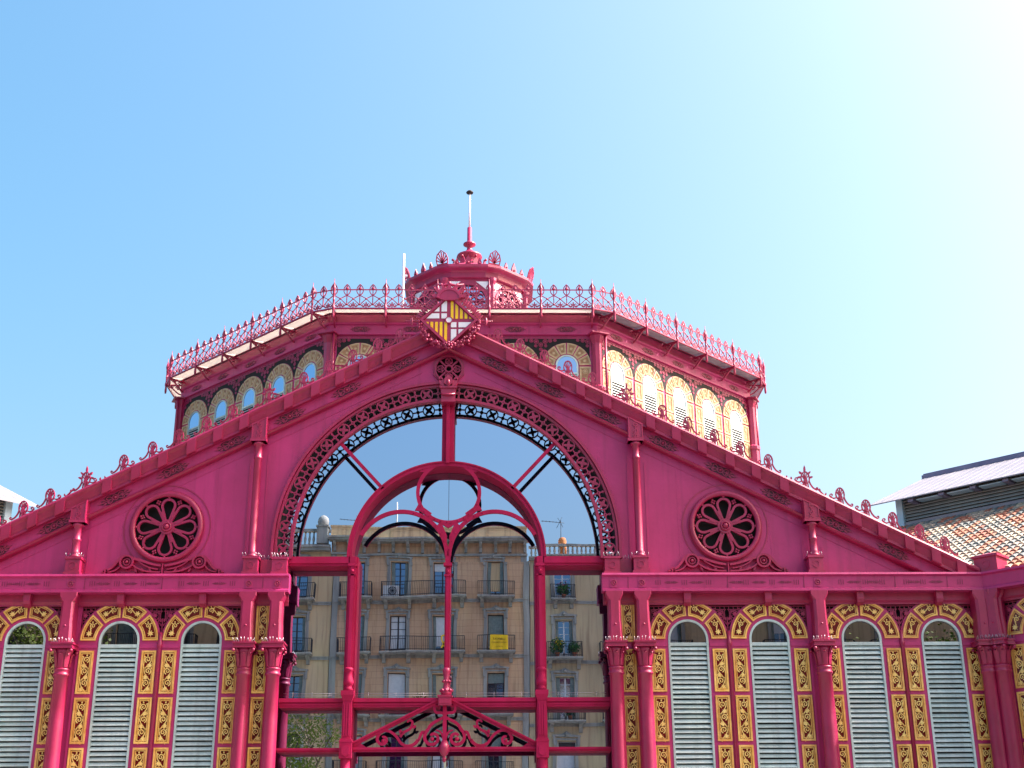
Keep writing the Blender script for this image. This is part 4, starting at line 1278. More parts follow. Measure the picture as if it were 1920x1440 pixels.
# ================================================================== GALLERY RAILING
rail = thing('gallery_railing', 'lacy magenta iron railing with pointed finials round the octagonal roof gallery', 'railing', DC)
def rail_panel(L, nmod):
    q = MB()
    z0 = 25.46; zt = 26.33
    y0, y1 = -.02, .02
    q.box(-L / 2, L / 2, -.035, .035, z0 - .07, z0 - .01); q.box(-L / 2, L / 2, -.02, .02, zt - .022, zt + .022)
    d = L / nmod
    for i in range(nmod + 1):
        x = -L / 2 + i * d
        main = 0 < i < nmod
        if main:
            q.ribbon([(x, z0 + .18), (x, zt)], .038, y0, y1)
            q.ball((x, 0, z0 + .42), .032, 0, 6); q.ball((x, 0, z0 + .16), .06, 0, 6)
        for s in ((1, -1) if main else ((1,) if i == 0 else (-1,))):
            q.ribbon([(x + s * a, zz) for a, zz in bez((.0, zt - .27), (.12, zt - .2), (.17, zt - .08), (.13, zt), 6)], .037, y0, y1)
            q.ribbon([(x + s * a, zz) for a, zz in ((.0, zt - .27), (d / 2, zt - .44), (.06, zt - .68))], .037, y0, y1)
            q.ribbon([(x + s * a, zz) for a, zz in bez((.04, z0 + .16), (.1, z0 + .02), (d / 2 - .06, z0 + .0), (d / 2 - .04, z0 + .12), 6)], .034, y0, y1)
            q.ribbon([(x + s * a, zz) for a, zz in bez((.13, zt), (.16, zt + .06), (.1, zt + .16), (.0, zt + .26), 6)], .038, y0, y1)
        if main:
            q.ball((x, 0, zt + .05), .09, 0, 7, (1, .4, 1)); q.ball((x, 0, zt + .25), .035, 0, 6); q.prism(leafshape(x, zt + .02, .2, .08, 90), y0, y1)
        if i < nmod:
            xc = x + d / 2
            q.ball((xc, 0, zt - .44), .055, 0, 6)
            q.ribbon([(xc, z0), (xc, z0 + .27)], .05, y0, y1); q.ribbon([(xc - .07, z0 + .17), (xc + .07, z0 + .17)], .035, y0, y1)
            for s in (1, -1):
                q.ribbon(spiral(xc + s * .13, z0 + .12, .075, .03, 90, 90 + s * 330, 10), .032, y0, y1)
    return q
me_rp = rail_panel(2.3, 4).mesh('railing_panel', ['iron'])
Lc = 2 * (DD * T8 - 5.75) * cos(PI / 8)
me_rc = rail_panel(Lc, 2).mesh('railing_panel', ['iron'])
q = MB()
q.lathe([(.04, 24.95), (.06, 25.1), (.045, 25.3), (.07, 25.38), (.07, 25.50), (.045, 25.56), (.045, 25.8), (.06, 25.83), (.045, 25.86), (.045, 26.1), (.06, 26.14), (.05, 26.2), (.085, 26.36), (.07, 26.46), (.03, 26.6), (.035, 26.64), (.015, 26.7), (.012, 26.86)], 0, 0, 8)
for s in (1, -1): q.ribbon([(s * a, z) for a, z in bez((.13, 26.33), (.17, 26.4), (.1, 26.52), (.0, 26.64), 6)], .028, -.016, .016)
me_rpost = q.mesh('railing_post', ['iron'])
for k in (-2, -1, 0, 1, 2):
    rz = k * PI / 4
    for x in (-4.6, -2.3, 0, 2.3, 4.6): inst('railing_panel', me_rp, rail, onface(k, x, DD + .03, .13), rz)
    for x in (-5.75, -3.45, -1.15, 1.15, 3.45, 5.75): inst('railing_post', me_rpost, rail, onface(k, x, DD + .05, .13), rz)
    if k < 2:
        A = Vector(onface(k, 5.75, DD + .03, .13)); B = Vector(onface(k + 1, -5.75, DD + .03, .13)); C_ = (A + B) / 2
        inst('railing_panel', me_rc, rail, tuple(C_), rz + PI / 8)

# ================================================================== ROOF LANTERN
lan = thing('roof_lantern', 'small octagonal magenta lantern with round pierced grilles and leaf cresting on the drum roof', 'lantern', DC)
LA = 3.12
def lface(k, x, a, z): return onface(k, x, a, z)
def octring(prof, cut):
    # closed 16-gon ring with cut corners; prof list of (apothem, z)
    q = MB(); n = len(prof)
    rings = []
    for k in range(8):
        for s in (-1, 1):
            rings.append([(onface(k, s * (a * T8 - cut), a, z)) for a, z in prof])
    N = len(rings)
    vs = [p for r in rings for p in r]
    fs = []
    for i in range(N):
        for j in range(n):
            fs.append((i * n + j, ((i + 1) % N) * n + j, ((i + 1) % N) * n + (j + 1) % n, i * n + (j + 1) % n))
    q.add(vs, fs)
    return q
octring([(3.2, 32.78), (3.28, 32.82), (3.28, 33.12), (3.36, 33.18), (3.58, 33.26), (3.64, 33.30), (3.64, 33.44), (3.50, 33.5), (2.9, 33.5), (2.9, 32.78)], .42).build('eave', ['iron'], lan)
octring([(3.45, 33.5), (.35, 35.15), (.3, 35.1), (3.2, 33.45)], .12).build('lantern_roof', ['iron'], lan)
q = MB()
hw = LA * T8
q.plate([(-hw, 28.6), (hw, 28.6), (hw, 32.78), (-hw, 32.78)], [circ(0, 31.45, .98, 30)], -LA, -LA + .08)
q.ribbon(circ(0, 31.45, 1.02, 30), .12, -LA - .06, -LA + .02, 0, True)
for a in range(0, 360, 45): q.ribbon([(.2 * cos(rad(a)), 31.45 + .2 * sin(rad(a))), (.98 * cos(rad(a)), 31.45 + .98 * sin(rad(a)))], .06, -LA - .03, -LA + .05)
q.ribbon(circ(0, 31.45, .45, 20), .06, -LA - .03, -LA + .05, 0, True); q.ribbon(circ(0, 31.45, .16, 12), .1, -LA - .04, -LA + .05, 0, True)
for a in range(22, 382, 45): q.ribbon(circ(.7 * cos(rad(a)), 31.45 + .7 * sin(rad(a)), .18, 12), .05, -LA - .03, -LA + .04, 0, True)
for sx in (1, -1):
    for zz, in ((32.36,), (30.54,)):
        z_in = 32.36 if zz > 31 else 30.54
        P = [(sx * (hw - .16), zz + (.26 if zz > 31 else -.26)), (sx * .42, zz + (.26 if zz > 31 else -.26)), (sx * (hw - .16), zz - (.34 if zz > 31 else -.34))]
        q.prism(P if sx * (1 if zz > 31 else -1) < 0 else P[::-1], -LA - .012, -LA - .002, 1)
me_lf = q.mesh('lantern_face', ['iron', 'white'])
q = MB(); q.prism(circ(0, 31.45, .99, 24), -LA + .09, -LA + .10); me_lg = q.mesh('lantern_glazing', ['glassb'])
q = MB(); q.lathe([(.2, 28.6), (.2, 30.2), (.25, 30.25), (.16, 30.35), (.16, 32.4), (.24, 32.6), (.24, 32.76)], 0, 0, 8, 0, False); me_lp = q.mesh('corner_post', ['iron'])
def spiky():
    q = MB(); q.prism([(-.13, 0), (.13, 0), (.15, .16), (.07, .34), (.0, .50), (-.07, .34), (-.15, .16)], -.04, .04); q.ball((0, -.06, .09), .06, 0, 6)
    return q
me_sp = spiky().mesh('cresting_leaf', ['iron'])
q = MB()
P = [(-.30, 0), (-.34, .35), (-.26, .62), (0, .84), (.26, .62), (.34, .35), (.30, 0)]
q.ribbon(P, .05, -.03, .03)
for a in (90, 62, 118, 35, 145, 12, 168): q.ribbon([(0, .12), (.33 * cos(rad(a)), .2 + .55 * max(0.15, sin(rad(a))))], .055, -.03, .03)
q.box(-.32, .32, -.05, .05, -.02, .1)
me_lpal = q.mesh('corner_palmette', ['iron'])
for k in range(-3, 5):
    rz = k * PI / 4
    inst('lantern_face', me_lf, lan, (0, 0, 0), rz); inst('lantern_glazing', me_lg, lan, (0, 0, 0), rz)
    r = rz + PI / 8; Rv = (LA + .05) / cos(PI / 8)
    inst('corner_post', me_lp, lan, (Rv * sin(r), -Rv * cos(r), 0), r)
    for x, s in ((-.62, .8), (0, 1.15), (.62, .8)):
        inst('cresting_leaf', me_sp, lan, onface(k, x, 3.55, 33.46), rz, (s, 1, s))
    Rv = 3.55 / cos(PI / 8) - .16
    inst('corner_palmette', me_lpal, lan, (Rv * sin(r), -Rv * cos(r), 33.46), 0, None, (rad(16), 0, r))
for k in range(8):
    a = k * PI / 4 + PI / 8
    q = MB(); q.prism([(-.12, 0), (.12, 0), (.16, .2), (.05, .5), (-.05, .5), (-.16, .2)], -.04, .04); q.ball((0, -.08, .5), .08, 0, 6)
    q.build('crown_leaf', ['iron'], lan, (.95 * sin(a), -.95 * cos(a), 34.78), a)
q = MB()
q.lathe([(1.0, 34.7), (.85, 35.0), (.55, 35.25), (.5, 35.45), (.75, 35.62), (.72, 35.72), (.35, 35.9), (.16, 36.1), (.14, 36.3), (.36, 36.42), (.36, 36.5), (.14, 36.65), (.13, 37.55), (.1, 37.56)], 0, 0, 16)
q.build('finial', ['iron'], lan)
rod = thing('lightning_rod', 'thin white rod with dark ball tip standing on the lantern finial', 'rod', (0, 33.75, 37.5))
q = MB(); q.lathe([(.06, .0), (.055, 2.3)], 0, 0, 8); q.build('rod', ['white'], rod)
q = MB(); q.lathe([(.06, 2.28), (.2, 2.34), (.22, 2.40), (.12, 2.5), (.04, 2.52)], 0, 0, 10); q.build('ball_tip', ['black'], rod)
vp = MB(); vp.lathe([(.065, 0), (.065, 5.5), (.05, 5.52)], 0, 0, 10); vp.box(-.09, .2, -.03, .03, 4.2, 4.3)
tag(vp.build('vent_pipe', ['white'], None, (-3.36, 27.75, 27.35)), 'plain white upright pipe rising behind the gallery railing beside the lantern', 'pipe')

# ================================================================== SIDE WINGS
def wing(side):
    s = side
    wg = thing('market_wing', 'magenta market wing whose tiled roof shows widely beside its grey louvred ridge vent' if s > 0 else 'magenta market wing of which only a corner of pale vent roof shows over the gable', 'market wing',
               (s * XC, 0, 0), -s * PI / 4, None, (s, 1, 1))
    q = MB(); q.sweep(prof, 0, 9, 0, 0, -.4142, 0); q.build('entablature', ['wall'], wg)
    q = MB(); q.sweep([(-.05, 8.60), (-.05, 8.64), (-.10, 8.70), (-.10, 8.90), (.04, 8.895), (.04, 8.60)], .1, 9); q.build('architrave', ['iron'], wg)
    q = MB(); q.box(.1, 9, .18, .3, .13, 9.3); q.build('back_wall', ['dark'], wg)
    q = MB(); q.box(-.1, .46, .013, .1, .13, 8.61); q.build('pier_panel', ['wall'], wg)
    for x in (1.52, 3.68): window_bay(wg, x, 31)
    inst('spandrel_grille', me_ge, wg, (.42, 0, 0)); inst('spandrel_grille', me_gm, wg, (2.6, 0, 0)); inst('spandrel_grille', me_ge, wg, (4.85, 0, 0), 0, (-1, 1, 1))
    for x in (1.52, 3.68): inst('modillion', me_mod, wg, (x, 0, 0))
    for x in (.32, 5.0): column_at(wg, x)
    # corner block
    q = MB(); q.box(-.02, .62, -.36, .28, 9.39, 9.78); q.box(-.07, .67, -.41, .33, 9.78, 9.84)
    q.add([(-.05, -.39, 9.84), (.65, -.39, 9.84), (.65, .31, 9.84), (-.05, .31, 9.84), (.3, -.04, 9.95)], [(0, 1, 4), (1, 2, 4), (2, 3, 4), (3, 0, 4)])
    q.ribbon(arc(.3, 9.58, .1, 200, 520, 14), .03, -.375, -.35); q.build('corner_block', ['iron'], wg)
    # roof
    tr = 3.97 / 8.0
    q = MB()
    u0, u1 = -11, 7
    q.add([(u0, .1, 9.42), (u1, .1, 9.42), (u1, 8.1, 13.39), (u0, 8.1, 13.39), (u0, .1, 9.3), (u1, .1, 9.3), (u1, 8.1, 13.27), (u0, 8.1, 13.27)],
          [(0, 1, 2, 3), (7, 6, 5, 4), (0, 4, 5, 1), (1, 5, 6, 2), (2, 6, 7, 3), (3, 7, 4, 0)])
    q.build('roof_slope', ['terra'], wg)
    TW, TL = .222, .36
    def tile_geo():
        q = MB(); n = 5
        vs = []
        for j, (yy, rr, dz) in enumerate(((0, .5, .055), (TL + .07, .44, .0))):
            for i in range(n + 1):
                a = PI * i / n
                vs.append((-rr * TW * cos(a), yy * cos(math.atan(tr)), yy * sin(math.atan(tr)) + dz + .085 * sin(a)))
        fs = [(i, i + 1, n + 2 + i, n + 1 + i) for i in range(n)] + [list(range(n + 1))]
        q.add(vs, fs); return q
    tg = tile_geo()
    mes = {m: tg.mesh('roof_tile', [m]) for m in ('terra', 'buff', 'greyt')}
    ct = math.atan(tr)
    cells = []
    for r_ in range(24):
        for c_ in range(int((u1 - u0) / TW)):
            u = u0 + (c_ + .5) * TW; v = .12 + r_ * TL * cos(ct)
            if v > 7.95: continue
            d = (c_ + r_) % 8; e = (c_ - r_) % 8
            h = (c_ * 7919 + r_ * 104729) % 11
            m = 'terra'
            if d in (0, 1, 2) or h in (3, 7): m = 'buff'
            if e in (0, 1) or h == 5: m = 'greyt'
            cells.append((u, v, m))
    vis = [c for c in cells if -6.8 + .0 * c[1] < c[0] < 1.2 and c[0] > -1.2 - .75 * c[1] and c[0] < 1.0 - .35 * c[1]]
    vis.sort(key=lambda c: c[1])
    lim = 300 if s > 0 else 60
    if s < 0: vis = [c for c in vis if c[1] > 5]
    ind = vis[:lim]
    iset = set((c[0], c[1]) for c in ind)
    for (u, v, m) in ind:
        inst('roof_tile', mes[m], wg, (u, v, 9.42 + tr * (v - .1)), 0, None, (rnd.uniform(-.02, .02), rnd.uniform(-.03, .03), rnd.uniform(-.03, .03)))
    q = MB()
    mi = {'terra': 0, 'buff': 1, 'greyt': 2}
    for (u, v, m) in cells:
        if (u, v) in iset: continue
        dx = rnd.uniform(-.008, .008); dz = rnd.uniform(-.008, .008)
        q.add([(x + u + dx, y + v, z + 9.42 + tr * (v - .1) + dz) for x, y, z in tg.v], tg.f, mi[m])
    o = q.build('roof_tiles', ['terra', 'buff', 'greyt'], wg); o['kind'] = 'stuff'
    # ridge vent
    q = MB(); q.box(-6.2, 7, 8.15, 8.25, 13.3, 14.45); q.build('vent_backing', ['dark'], wg)
    q = MB(); q.add([(-6.3, 8.02, -.06), (7, 8.02, -.06), (7, 8.14, .045), (-6.3, 8.14, .045), (-6.3, 8.03, -.075), (7, 8.03, -.075), (7, 8.15, .03), (-6.3, 8.15, .03)],
                    [(0, 1, 2, 3), (7, 6, 5, 4), (0, 4, 5, 1), (1, 5, 6, 2), (2, 6, 7, 3), (3, 7, 4, 0)])
    me_v = q.mesh('vent_slat', ['louvre'])
    for i in range(8): inst('vent_slat', me_v, wg, (0, 0, 13.52 + i * .115))
    q = MB(); q.box(-6.4, 7, 7.98, 8.0, 13.36, 13.50); q.build('vent_sill', ['steel'], wg)
    q = MB(); q.box(-6.36, -6.12, 7.92, 8.2, 13.25, 14.42); q.build('vent_post', ['bluepost'], wg)
    q = MB()
    q.add([(-7.2, 7.45, 14.22), (7, 7.45, 14.22), (7, 12, 16.2), (-7.2, 12, 16.2), (-7.2, 7.45, 14.18), (7, 7.45, 14.18), (7, 12, 16.14), (-7.2, 12, 16.14)],
          [(0, 1, 2, 3), (7, 6, 5, 4), (0, 4, 5, 1), (1, 5, 6, 2), (2, 6, 7, 3), (3, 7, 4, 0)])
    for i in range(36): 
        x = -7.0 + i * .4
        q.add([(x - .02, 7.46, 14.225), (x + .02, 7.46, 14.225), (x + .02, 11.98, 16.195), (x - .02, 11.98, 16.195), (x, 7.46, 14.236), (x, 11.98, 16.206)], [(0, 4, 5, 3), (4, 1, 2, 5), (0, 1, 4)])
    q.build('vent_roof', ['steel'], wg)
    q = MB(); q.box(-7.2, 7, 11.9, 12.15, 16.16, 16.30); q.box(-7.15, 7, 11.95, 12.1, 16.30, 16.36); q.build('ridge_cap', ['zinc'], wg)
    for i in range(11):
        q = MB(); x = -5.6 + i * 1.15; q.box(x - .1, x + .1, 7.55, 8.1, 14.08, 14.17); q.build('eave_bracket', ['zinc'], wg)
        q = MB(); q.box(x + .2, x + 1.0, 7.6, 8.0, 14.1, 14.13); q.build('eave_panel', ['bluepost'], wg)
    q = MB(); q.add([(-7.2, 12, 16.2), (7, 12, 16.2), (7, 16, 14.2), (-7.2, 16, 14.2), (-7.2, 12, 16.1), (7, 12, 16.1), (7, 16, 14.1), (-7.2, 16, 14.1)], [(0, 1, 2, 3), (7, 6, 5, 4), (0, 3, 7, 4)]); q.build('vent_roof', ['steel'], wg)
    return wg
wing(1); wing(-1)

# ================================================================== APARTMENT HOUSES across the street (seen in the glass)
YB = -50.8
def railing_geo(w, d, h=.95):
    q = MB()
    n = int(w / .115)
    for i in range(n + 1):
        x = -w / 2 + w * i / n
        q.box(x - .011, x + .011, d - .012, d + .012, 0, h)
    q.box(-w / 2, w / 2, d - .02, d + .02, h - .02, h + .02); q.box(-w / 2, w / 2, d - .016, d + .016, .08, .11)
    m = int(d / .115)
    for s in (-1, 1):
        for i in range(m):
            y = d * i / m
            q.box(s * w / 2 - .011, s * w / 2 + .011, y - .011, y + .011, 0, h)
        q.box(s * w / 2 - .02, s * w / 2 + .02, 0, d - .02, h - .02, h + .02)
    return q
rail_cache = {}
def apartment(root, x0, x1, ztop, floors, wins, wall_m, trim='stone', joinery='wood', balc=True, parapet='solid'):
    # built in local coords: facade plane y=0 facing +y, x as in the world
    P = [(x0, .0), (x1, .0), (x1, ztop), (x0, ztop)]
    holes = []
    for zt_, zb, in floors:
        for xc, ww in wins:
            holes.append([(xc - ww / 2, zb), (xc + ww / 2, zb), (xc + ww / 2, zt_), (xc - ww / 2, zt_)])
    q = MB(); q.plate(P, holes, 0, -.35, 0); q.box(x0, x1, -12, -.36, 0, ztop); q.build('wall', [wall_m], root)
    fi = 0
    for zt_, zb in floors:
        q = MB(); q.box(x0, x1, -.002, .07, zb - .42, zb - .27); q.box(x0, x1, -.002, .11, zb - .27, zb - .21); q.build('string_course', [trim], root)
        for j, (xc, ww) in enumerate(wins):
            kind = (fi * 3 + j * 2) % 4
            jm = joinery
            fr = MB()
            fr.ribbon([(xc - ww / 2 + .04, zb), (xc - ww / 2 + .04, zt_ - .04), (xc + ww / 2 - .04, zt_ - .04), (xc + ww / 2 - .04, zb)], .08, -.2, -.26)
            fr.box(xc - .05, xc + .05, -.27, -.21, zb, zt_ - .08); fr.box(xc - ww / 2, xc + ww / 2, -.27, -.21, zb + .0, zb + .25)
            for zz in (.38, .62, .82): fr.box(xc - ww / 2, xc + ww / 2, -.265, -.225, zb + (zt_ - zb) * zz - .02, zb + (zt_ - zb) * zz + .02)
            f_o = fr.build('window', [jm], root)
            for s in (-1, 1):
                pq = MB(); a, b = sorted((xc + s * .05, xc + s * (ww / 2 - .06))); pq.box(a, b, -.25, -.24, zb + .25, zt_ - .06); pq.build('pane', ['whitewood' if kind == 1 else 'pane'], f_o)
            if rnd.random() < .55:
                dr = rnd.choice((.25, .4, .6, .85)) * (zt_ - zb)
                bl = MB(); bl.box(xc - ww / 2 + .05, xc + ww / 2 - .05, -.205, -.19, zt_ - dr, zt_ - .06)
                for i in range(int(dr / .12)): bl.box(xc - ww / 2 + .05, xc + ww / 2 - .05, -.19, -.182, zt_ - dr + i * .12, zt_ - dr + i * .12 + .07)
                bl.build('blind', [rnd.choice(('shutter', 'whitewood', 'wood', 'render3'))], f_o)
            if kind in (2, 3):
                for s in (-1, 1):
                    sh_ = MB(); a, b = sorted((xc + s * (ww / 2 - .02), xc + s * (ww / 2 - (.24 if kind == 2 else .2))))
                    sh_.box(a, b, -.18, -.14, zb + .03, zt_ - .03)
                    for i in range(14): sh_.box(a + .02, b - .02, -.14, -.125, zb + .15 + i * (zt_ - zb - .3) / 14, zb + .22 + i * (zt_ - zb - .3) / 14)
                    sh_.build('shutter', ['shutter'], f_o)
            tr_ = MB()
            tr_.ribbon([(xc - ww / 2 - .13, zb - .1), (xc - ww / 2 - .13, zt_ + .13), (xc + ww / 2 + .13, zt_ + .13), (xc + ww / 2 + .13, zb - .1)], .24, .05, -.001)
            tr_.prism([(xc - ww / 2 - .32, zt_ + .26), (xc + ww / 2 + .32, zt_ + .26), (xc + ww / 2 + .32, zt_ + .36), (xc + .3, zt_ + .42), (xc, zt_ + .62), (xc - .3, zt_ + .42), (xc - ww / 2 - .32, zt_ + .36)], .12, -.001)
            tr_.ball((xc, .12, zt_ + .40), .12, 0, 8)
            for s in (-1, 1): tr_.box(xc + s * (ww / 2 + .2) - .07, xc + s * (ww / 2 + .2) + .07, -.001, .13, zt_ - .25, zt_ + .26)
            tr_.build('window_surround', [trim], root)
        fi += 1
def balcony(root, xa, xb, z, d=.85, m='stone', nb=2):
    q = MB(); q.box(xa, xb, .0, d, z, z + .10); q.box(xa + .06, xb - .06, .0, d - .07, z - .07, z)
    b = q.build('balcony', [m], root)
    key = round(xb - xa, 2)
    if key not in rail_cache: rail_cache[key] = railing_geo(xb - xa - .08, d - .05).mesh('railing', ['rail'])
    inst('railing', rail_cache[key], b, ((xa + xb) / 2, 0, z + .10))
    for i in range(nb):
        x = xa + .3 + (xb - xa - .6) * i / max(1, nb - 1)
        c = MB(); c.X = Matrix.Translation((x, 0, 0)) @ Matrix.Rotation(PI / 2, 4, 'Z')
        c.prism([(0, z - .6), (.1, z - .58), (.22, z - .34), (.55, z - .2), (.7, z - .07), (0, z - .07)], -.12, .12)
        c.X = None
        c.build('bracket', [m], b)
    return b
FL = [(22.0, 19.62), (18.4, 16.0), (14.6, 12.02), (10.75, 8.1), (6.9, 4.3)]
mid = thing('apartment_house', 'peach rendered apartment house with iron balconies mirrored in the centre of the arch glass', 'apartment house', (0, YB, 0))
MW = [(-7.62, 1.12), (-4.78, 1.12), (-1.88, 1.2), (1.5, 1.08)]
apartment(mid, -9.35, 3.75, 23.55, FL, MW, 'render')
for z in (19.45, 15.85, 11.87, 7.95, 4.15):
    balcony(mid, -8.88, -6.5, z); balcony(mid, -5.94, -.45, z, .85, 'stone', 4); balcony(mid, .3, 2.77, z)
q = MB(); q.box(-9.4, 3.8, -.002, .18, 22.42, 22.55); q.box(-9.5, 3.9, -.002, .75, 23.28, 23.40); q.box(-9.55, 3.95, -.002, .85, 23.40, 23.52); q.build('cornice', ['stone'], mid)
for i in range(14):
    x = -9.1 + i * .98
    q = MB(); q.X = Matrix.Translation((x, 0, 0)) @ Matrix.Rotation(PI / 2, 4, 'Z'); q.prism([(0, 22.62), (.14, 22.66), (.2, 22.95), (.6, 23.12), (.66, 23.27), (0, 23.27)], -.1, .1); q.X = None; q.build('bracket', ['stone'], mid)
q = MB()
q.box(-9.4, 3.8, -.5, .06, 23.53, 24.30); q.box(-9.45, 3.85, -.55, .11, 24.30, 24.42)
for a, b in ((-8.6, -6.2), (-5.4, -2.9), (-1.8, .3), (1.1, 3.2)): q.ribbon([(a, 23.68), (b, 23.68), (b, 24.18), (a, 24.18)], .05, .06, .1, 0, True)
q.build('parapet', ['render3'], mid)
q = MB()
for x in (-9.15, 3.55): q.box(x - .2, x + .2, -.002, .06, .1, 22.4)
q.build('quoin', ['stone'], mid)

lef = thing('apartment_house', 'sand coloured apartment house with roof balustrade and stone urn mirrored in the glass', 'apartment house', (0, YB, 0))
LW = [(-11.6, 1.15), (-15.2, 1.15), (-18.8, 1.15), (-22.4, 1.15), (-26, 1.15), (-29.6, 1.15)]
apartment(lef, -32, -9.39, 22.6, FL, LW, 'render3', 'stone')
for z in (19.45, 15.85, 11.87, 7.95):
    for xc, _ in LW: balcony(lef, xc - 1.15, xc + 1.15, z)
q = MB(); q.box(-32.1, -9.42, -.3, .5, 22.6, 22.8); q.box(-32.1, -9.42, -.3, .62, 22.8, 22.92); q.build('cornice', ['stone'], lef)
q = MB(); q.box(-32, -9.45, -.25, .1, 23.95, 24.15); q.box(-32, -9.45, -.22, .08, 22.93, 23.1)
for i in range(75):
    x = -31.9 + i * .3
    if (i % 13) == 0: q.box(x - .2, x + .2, -.24, .09, 23.1, 23.95)
    else: q.lathe([(.08, 23.1), (.06, 23.2), (.1, 23.45), (.05, 23.75), (.08, 23.95)], x, -.08, 6)
q.build('balustrade', ['stone'], lef)
q = MB(); q.box(-10.35, -9.6, -.4, .35, 23.1, 24.25); q.box(-10.42, -9.53, -.47, .42, 24.25, 24.36); q.lathe([(.3, 24.36), (.36, 24.5), (.4, 24.7), (.34, 24.95), (.18, 25.12), (.03, 25.2)], -9.97, -.02, 14); q.build('urn', ['stone'], lef)
rig = thing('apartment_house', 'plain ochre apartment house with white framed windows and flowered balconies mirrored beside the peach one', 'apartment house', (0, YB, 0))
RW = [(6.07, 1.15), (9.6, 1.1), (13.1, 1.1), (16.6, 1.1), (20.1, 1.1), (23.6, 1.1), (27.1, 1.1)]
FR = [(21.6, 19.42), (17.9, 15.5), (14.2, 11.6), (10.3, 7.7), (6.4, 4.2)]
apartment(rig, 3.79, 32, 22.1, FR, RW, 'render2', 'stone', 'whitewood')
for z in (19.25, 15.32, 11.42, 7.52):
    for j, (xc, _) in enumerate(RW): balcony(rig, xc - (.85 if z > 19 else 1.2), xc + (.85 if z > 19 else 1.2), z, .4 if z > 19 else .75)
q = MB(); q.box(3.9, 32.1, -.3, .4, 22.1, 22.22); q.box(3.9, 32.1, -.3, .5, 22.22, 22.3); q.box(3.9, 32, -.2, .06, 22.95, 23.1); q.box(3.9, 32, -.2, .06, 22.3, 22.42)
for i in range(92): q.lathe([(.07, 22.42), (.05, 22.5), (.09, 22.62), (.05, 22.85), (.07, 22.95)], 4.1 + i * .3, -.07, 6)
q.build('balustrade', ['stone'], rig)

# small things on the balconies and roofs
def leafball(q, c, r, n, sz, m=0):
    for i in range(n):
        d = Vector((rnd.gauss(0, 1), rnd.gauss(0, 1), rnd.gauss(0, 1))).normalized() * r * rnd.uniform(.3, 1)
        p = Vector(c) + d
        a = Vector((rnd.gauss(0, 1), rnd.gauss(0, 1), rnd.gauss(0, 1))).normalized(); b = a.orthogonal().normalized()
        s = sz * rnd.uniform(.6, 1.2)
        q.add([tuple(p - a * s), tuple(p + b * s * .5), tuple(p + a * s), tuple(p - b * s * .5)], [(0, 1, 2, 3)], m)
def potted(x, y, z, r, n, label, flower=None):
    t = thing('potted_plant', label, 'plant', (x, YB + y, z))
    q = MB(); q.lathe([(.1, 0), (.15, .22), (.17, .26), (.14, .26)], 0, 0, 10); q.build('pot', ['pot'], t)
    q = MB(); leafball(q, (0, 0, .26 + r * .8), r, n, .09, 0)
    if flower: leafball(q, (0, 0, .3 + r), r * .9, n // 4, .06, 1)
    q.build('foliage', ['plant', flower or 'plant'], t)
potted(6.1, .2, 19.36, .5, 320, 'round bush of pink blossom on the top balcony of the ochre house', 'pink')
potted(5.6, .5, 15.43, .55, 360, 'leafy green plant with yellow blossoms crowding the ochre house balcony', 'yellow')
potted(6.7, .5, 15.43, .42, 260, 'smaller leafy plant beside the yellow blossoms on the ochre house balcony')
potted(6.3, .5, 11.53, .5, 300, 'green potted plant on the lowest visible balcony of the ochre house')
potted(-3.3, .5, 11.98, .6, 200, 'spiky potted palm on the long lower balcony of the peach house')
ac = thing('air_conditioner', 'white air conditioner unit behind the top balcony railing of the peach house', 'air conditioner', (-5.3, YB + .45, 19.56))
q = MB(); q.box(-.5, .5, -.17, .17, .05, .72); q.build('casing', ['whitewood'], ac)
q = MB(); q.ribbon(circ(.1, .38, .25, 20), .04, .18, .2, 0, True)
for a in range(0, 180, 30): q.ribbon([(.1 + .25 * cos(rad(a)), .38 + .25 * sin(rad(a))), (.1 - .25 * cos(rad(a)), .38 - .25 * sin(rad(a)))], .02, .18, .2)
q.build('fan_grille', ['rail'], ac)
ban = thing('protest_banner', 'yellow cloth banner with dark lettering hung on a peach house balcony', 'banner', (1.7, YB + .86, 15.97))
q = MB()
N = 12; vs = []; fs = []
for j in range(7):
    for i in range(N + 1):
        x = -.57 + 1.14 * i / N; z = .0 + .92 * j / 6
        vs.append((x, .02 * sin(i * 1.3) * (1 - j / 7), z))
for j in range(6):
    for i in range(N): fs.append((j * (N + 1) + i, j * (N + 1) + i + 1, (j + 1) * (N + 1) + i + 1, (j + 1) * (N + 1) + i))
q.add(vs, fs, 0, True); q.build('cloth', ['yellow'], ban)
for txt, z, sz in (('LLIBERTAT', .60, .17), ('PRESOS POLÍTICS', .40, .12), ('#LlibertatPresos', .18, .07)):
    cu = bpy.data.curves.new('lettering', 'FONT'); cu.body = txt; cu.size = sz; cu.align_x = 'CENTER'; cu.extrude = .002
    to = bpy.data.objects.new('lettering_source', cu)
    me = bpy.data.meshes.new_from_object(to)
    bpy.data.objects.remove(to)
    me.materials.clear(); me.materials.append(MAT['black'])
    inst('lettering', me, ban, (0, .03, z), 0, None, (PI / 2, 0, PI))
rb_ = MB()
rb_.X = Matrix.Translation((0, 0, 0))
P = bez((-.14, 0), (.2, .5), (.2, .85), (0, .85), 8) + bez((0, .85), (-.2, .85), (-.2, .5), (.14, 0), 8)[1:]
rb_.ribbon(P, .1, 0, .02)
tag(rb_.build('ribbon_sign', ['yellow'], None, (-1.75, YB + .88, 16.1)), 'yellow loop ribbon fixed to the long balcony of the peach house', 'ribbon')
